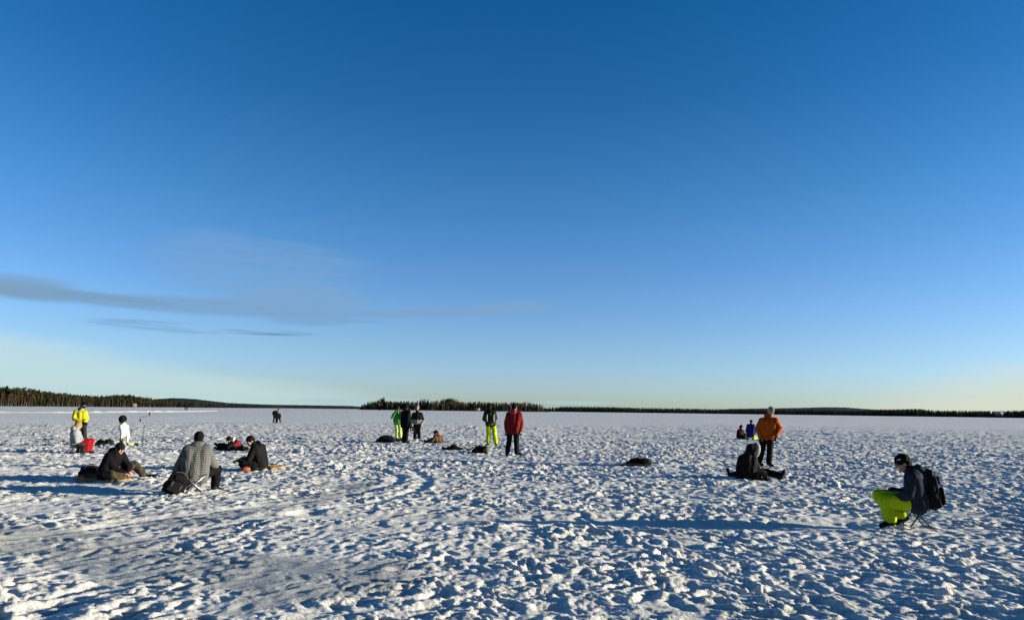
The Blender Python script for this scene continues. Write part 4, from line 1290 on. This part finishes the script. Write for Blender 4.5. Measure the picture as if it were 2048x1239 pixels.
# gear on the ice in the middle
sp = Spot(907, 901)
e = empty('gear_bag', sp.loc + Vector((0, 0, -.02)), -sp.az); tag(e, 'long low black bag with a hump lying left of the rucksack at the lime trousers', 'bag')
blob('bag_body', [p_box((-.02, 0, .05), (.34, .14, .05)), p_ell((0, 0, .09), (.30, .15, .07)), p_ell((.01, .02, .15), (.13, .12, .085)), p_cap((-.34, 0, .05), (-.43, 0, .12), .05, .03), p_cap((.3, 0, .05), (.40, -.02, .04), .05, .03)], BLACK, e, .012, 4, .012, 12, 12)
tube_mesh('strap', [(-.2, -.1, .12), (-.1, -.15, .14), (.05, -.16, .13), (.2, -.12, .10)], .012, BLACK2, e)
tube_mesh('handle', [(.36, 0, .05), (.46, -.02, .09), (.55, -.03, .05), (.50, -.03, -.01)], .011, BLACK2, e)
sp = Spot(960, 907)
sack(sp.loc + Vector((0, 0, -.02)), -sp.az, 'backpack', 'backpack', 'black rucksack with olive side lying left of the lime trousers', .60, .36, .29, BLACK, BLACK2, 0, 0, seed=13, straps=False)
c_ = bpy.context
e = [o for o in COL.objects if o.get('label', '').startswith('black rucksack with olive')][0]
blob('side_panel', [p_ell((.22, -.08, .15), (.12, .18, .13))], KHAKI, e, .012, 4, .006, 12)
tube_mesh('carry_strap', [(-.25, 0, .2), (-.38, -.02, .12), (-.44, -.02, .02), (-.36, -.04, -.01), (-.28, -.05, .04)], .014, BLACK, e)
tube_mesh('carry_strap', [(-.22, .02, .25), (-.40, .02, .12), (-.62, .0, .06), (-.78, -.02, .10)], .013, BLACK, e)
hide(1240, 1315, 931, 'reindeer_hide', 'dark brown hide under the black pack lying alone in the middle', fabric('brown_hide', (.10, .055, .03), var=.6, scale=22, bump=1), .30, 14)
sp = Spot(1278, 929)
sack(sp.loc + Vector((0, 0, .0)), -sp.az, 'backpack', 'backpack', 'black pack lying alone on a brown hide in the middle of the snow', .78, .34, .25, BLACK, BLACK2, 0, 0, seed=15)
sp = Spot(1252, 931)
sack(sp.loc + Vector((0, 0, -.01)), -sp.az + .1, 'gear_bag', 'bag', 'thin black bag lying at the left end of the lone brown hide', .44, .22, .09, BLACK, BLACK2, handle=False, straps=False, seed=16)
# 13 ---- orange jacket
sp = Spot(1532, 932); P = sp.P
J = stand(sp, 0, 0, (1541.5, 813), ((1518, 930), (1538, 933)), (1524, 1551, 840), .03, face=(.55, -.75, -.45),
          arms=(((1515, 856, -.02), (1522, 874, -.12)), ((1560, 856, .0), (1552, 869, -.18))))
J['hand'] = [(.2, -.3, -1), (-.4, -.4, -1)]
person(sp, 'person in orange jacket and grey knitted hat standing behind the seated parka', J, ORAN, BLACK, RUB, gloves=BLACK, hat=GREYHAT, hood=ORAN, vox=.009, tail=.06, jr=1.12, eyes=True)
tube_mesh('shoulder_strap', [P(1549, 834, -.17), P(1551, 838, -.20), P(1553, 848, -.17), P(1556, 856, -.12)], .013, BLACK, [o for o in COL.objects if o.get('label', '').startswith('person in orange')][0])
# 14 ---- parka with fur hood, sitting with spread legs, back to the camera
sp = Spot(1500, 956); P = sp.P
J = dict(pel=P(1492, 944, 0), che=P(1494, 915, .02), hd=P(1503, 897, .06), face=(.75, .55, -.25),
         sh=[P(1483, 918, 0), P(1507, 917, .04)], el=[P(1478, 937, .16), P(1514, 934, .2)], wr=[P(1492, 945, .36), P(1516, 944, .36)],
         kn=[P(1470, 948, .28), P(1530, 941, .25)], an=[P(1460, 950, .35), P(1562, 950, .12)], toe=[P(1456, 936, .34), P(1568, 940, .12)])
ps = person(sp, 'person in big black parka with grey fur hood sitting with legs spread', J, BLACK2, BLACK, RUB, gloves=BLACK, hood='up', hair=HAIRD, vox=.010, jr=1.18, tail=.1)
Bm = basis((.75, .55, -.25)); hd = P(1503, 897, .06)
ring = []
for i in range(16):
    a = 2 * math.pi * i / 16
    ring.append(p_ell(hd + Bm[:, 1] * .10 + Bm[:, 0] * math.cos(a) * .115 + Bm[:, 2] * (math.sin(a) * .145 + .01), (.048, .060, .048), Bm))
blob('fur_trim', ring, FUR, ps, .008, 1, .014, 26, 5)
sp = Spot(1524, 957)
sack(sp.loc + Vector((0, 0, -.02)), -sp.az + .4, 'gear_bag', 'bag', 'dark bag on the snow between the legs of the person in parka', .34, .26, .24, fabric('dark_olive_cloth', (.03, .032, .022)), BLACK, 0, 0, seed=17)
# 15 ---- pair at the right, farther out
sp = Spot(1481, 878); P = sp.P
J = dict(pel=P(1480, 872, 0), che=P(1481, 861, 0), hd=P(1482, 853.5, 0), face=(.9, .3, -.3), peak=.06,
         sh=[P(1477, 861, -.1), P(1485, 861, .1)], el=[P(1480, 868, -.18), P(1487, 867, .1)], wr=[P(1488, 870, -.1), P(1491, 867, .1)],
         kn=[P(1488, 872, -.15), P(1489, 872, .15)], an=[P(1486, 877, -.2), P(1494, 876, .2)], toe=[P(1491, 878, -.2), P(1498, 877, .2)])
person(sp, 'small person in dark maroon jacket and beanie sitting left of the blue jacket', J, MAROON, BLACK, RUB, gloves=BLACK, hat=MAROON, vox=.016, jr=1.1)
sp = Spot(1501, 879); P = sp.P
J = dict(pel=P(1501, 870, 0), che=P(1501, 853, .02), hd=P(1502.5, 843, .05), face=(.2, 1, -.2),
         sh=[P(1496, 850, 0), P(1507, 850, 0)], el=[P(1493, 861, .05), P(1510, 861, .05)], wr=[P(1496, 867, .25), P(1509, 868, .2)],
         kn=[P(1492, 876, .25), P(1512, 875, .25)], an=[P(1496, 878, -.05), P(1506, 878, -.05)], toe=[P(1497, 878, -.2), P(1505, 878, -.2)])
person(sp, 'person in deep blue jacket and lime trousers kneeling beside the maroon jacket', J, NAVYB, LIME, RUB, gloves=BLACK, hat=NAVYB, vox=.016, jr=1.05)
sp = Spot(1467, 878)
sack(sp.loc + Vector((0, 0, -.03)), -sp.az, 'gear_bag', 'bag', 'thin dark bag lying left of the seated person in maroon', .50, .25, .10, BLACK, BLACK2, handle=False, straps=False, seed=18, vox=.018)
# 16 ---- couple walking, middle distance
sp = Spot(550, 846); P = sp.P
kk = .95
J = stand(sp, 0, 0, (556.5, 817), ((546, 846), (552, 846)), (547.5, 553.5, 822.5), .05, face=(.9, -.1, -.4), arms=(((545, 827, 0), (548, 831, -.1)), ((555, 828, 0), (557, 831, -.1))))
person(sp, 'person in dark green jacket leaning forward beside a shorter person in maroon', J, DGREEN, BLACK, RUB, gloves=BLACK, hat=BLACK, vox=.022, k=.85)
sp = Spot(556, 846.5); P = sp.P
J = stand(sp, 0, 0, (556.5, 823), ((553.5, 846), (560.5, 845.5)), (553.5, 560, 828), .0, face=(.5, -.8, -.1), arms=(((552, 833, -.05), (554, 836, -.15)), ((561.5, 833, -.05), (560, 837, -.15))))
person(sp, 'shorter person in maroon jacket standing beside the dark green jacket', J, MAROON, BLACK, RUB, gloves=BLACK, hat=MAROON, vox=.022, k=.8)
# 17 ---- far walkers
def far_person(px, py, label, ztop, group=None):
    sp = Spot(px, py); h = (py - ztop) / FPX * sp.D * 1.0
    z = h
    sgn = 1
    J = dict(pel=np.array((0, 0, .52 * z)), che=np.array((0, 0, .78 * z)), hd=np.array((.02, 0, .92 * z)), face=(0, 1, 0),
             sh=[np.array((-.18, 0, .80 * z)), np.array((.18, 0, .80 * z))], el=[np.array((-.25, 0, .62 * z)), np.array((.25, .05, .62 * z))],
             wr=[np.array((-.24, .08, .48 * z)), np.array((.24, -.05, .48 * z))], kn=[np.array((-.12, .08, .28 * z)), np.array((.12, -.02, .28 * z))],
             an=[np.array((-.14, .1, .08)), np.array((.14, -.1, .08))], toe=[np.array((-.14, .27, .04)), np.array((.14, .07, .04))])
    person(sp, label, J, BLACK2, BLACK, RUB, gloves=BLACK, hat=BLACK, vox=.04, jr=1.1, group=group)
far_person(369.8, 820.2, 'left of two tiny dark walkers on the far ice near the red cabin', 808.5)
far_person(373.6, 820.6, 'right of two tiny dark walkers on the far ice near the red cabin', 808)
far_person(759, 822, 'lone tiny dark figure on the far ice in front of the island', 816.5)

# ------------------------------------------------------------------ other gear on the ice
sp = Spot(96, 892)
stool(sp.loc, -sp.az + .4, 'empty little folding stool with dark seat standing alone at the far left', .28, .26, .27, TEAL, BLACK)
sp = Spot(200, 891)
sack(sp.loc + Vector((0, 0, -.02)), -sp.az, 'backpack', 'backpack', 'green backpack lying beside the crimson trousers', .36, .28, .28, OLIVEV, DGREEN, 0, 0, seed=21)
sp = Spot(215, 889)
sack(sp.loc + Vector((0, .1, -.02)), -sp.az + .3, 'gear_bag', 'bag', 'rounded black bag right of the green backpack', .38, .3, .26, BLACK, BLACK2, 0, 0, seed=22)
# ice auger standing in the snow
sp = Spot(284, 893); P = sp.P
e = empty('ice_auger', sp.loc, -sp.az); tag(e, 'hand ice auger with crank handle standing upright in the snow', 'ice auger')
top = P(289, 848.5, 0); bot = P(284, 893, 0) - np.array((0, 0, .08))
tube_mesh('shaft', [bot, top], .013, TEAL, e)
crank = [top, top + (P(288, 847, 0) - P(289, 848.5, 0)), P(283, 845.5, 0), P(281, 843.5, 0), P(280.5, 836, 0), P(281.5, 833.5, 0), P(291, 833, 0), P(296.5, 832.5, 0), P(298, 831, 0), P(298.7, 829, 0)]
tube_mesh('crank', crank, .011, METAL, e)
tube_mesh('grip', [P(280.8, 843.5, 0), P(280.3, 836.5, 0)], .022, RUB, e)
tube_mesh('grip', [P(298.5, 831, 0), P(299.6, 824, 0)], .022, RUB, e)
ax = nrm(top - bot); Bx = basis(ax, (0, 1, 0)); V, F = [], []
n = 110
for i in range(n + 1):
    t = i / n; a = t * 2 * math.pi * 6; c = bot + ax * (t * .56 * np.linalg.norm(top - bot))
    d = Bx[:, 0] * math.cos(a) + Bx[:, 2] * math.sin(a)
    for rr, dz in ((.012, 0), (.062, 0), (.062, .006), (.012, .006)): V.append(c + d * rr + ax * dz)
for i in range(n):
    for j in range(4):
        q = (j + 1) % 4; F.append((i * 4 + j, i * 4 + q, (i + 1) * 4 + q, (i + 1) * 4 + j))
link(bpy.data.objects.new('flighting', npmesh('flighting', V, F, TEAL)), e)
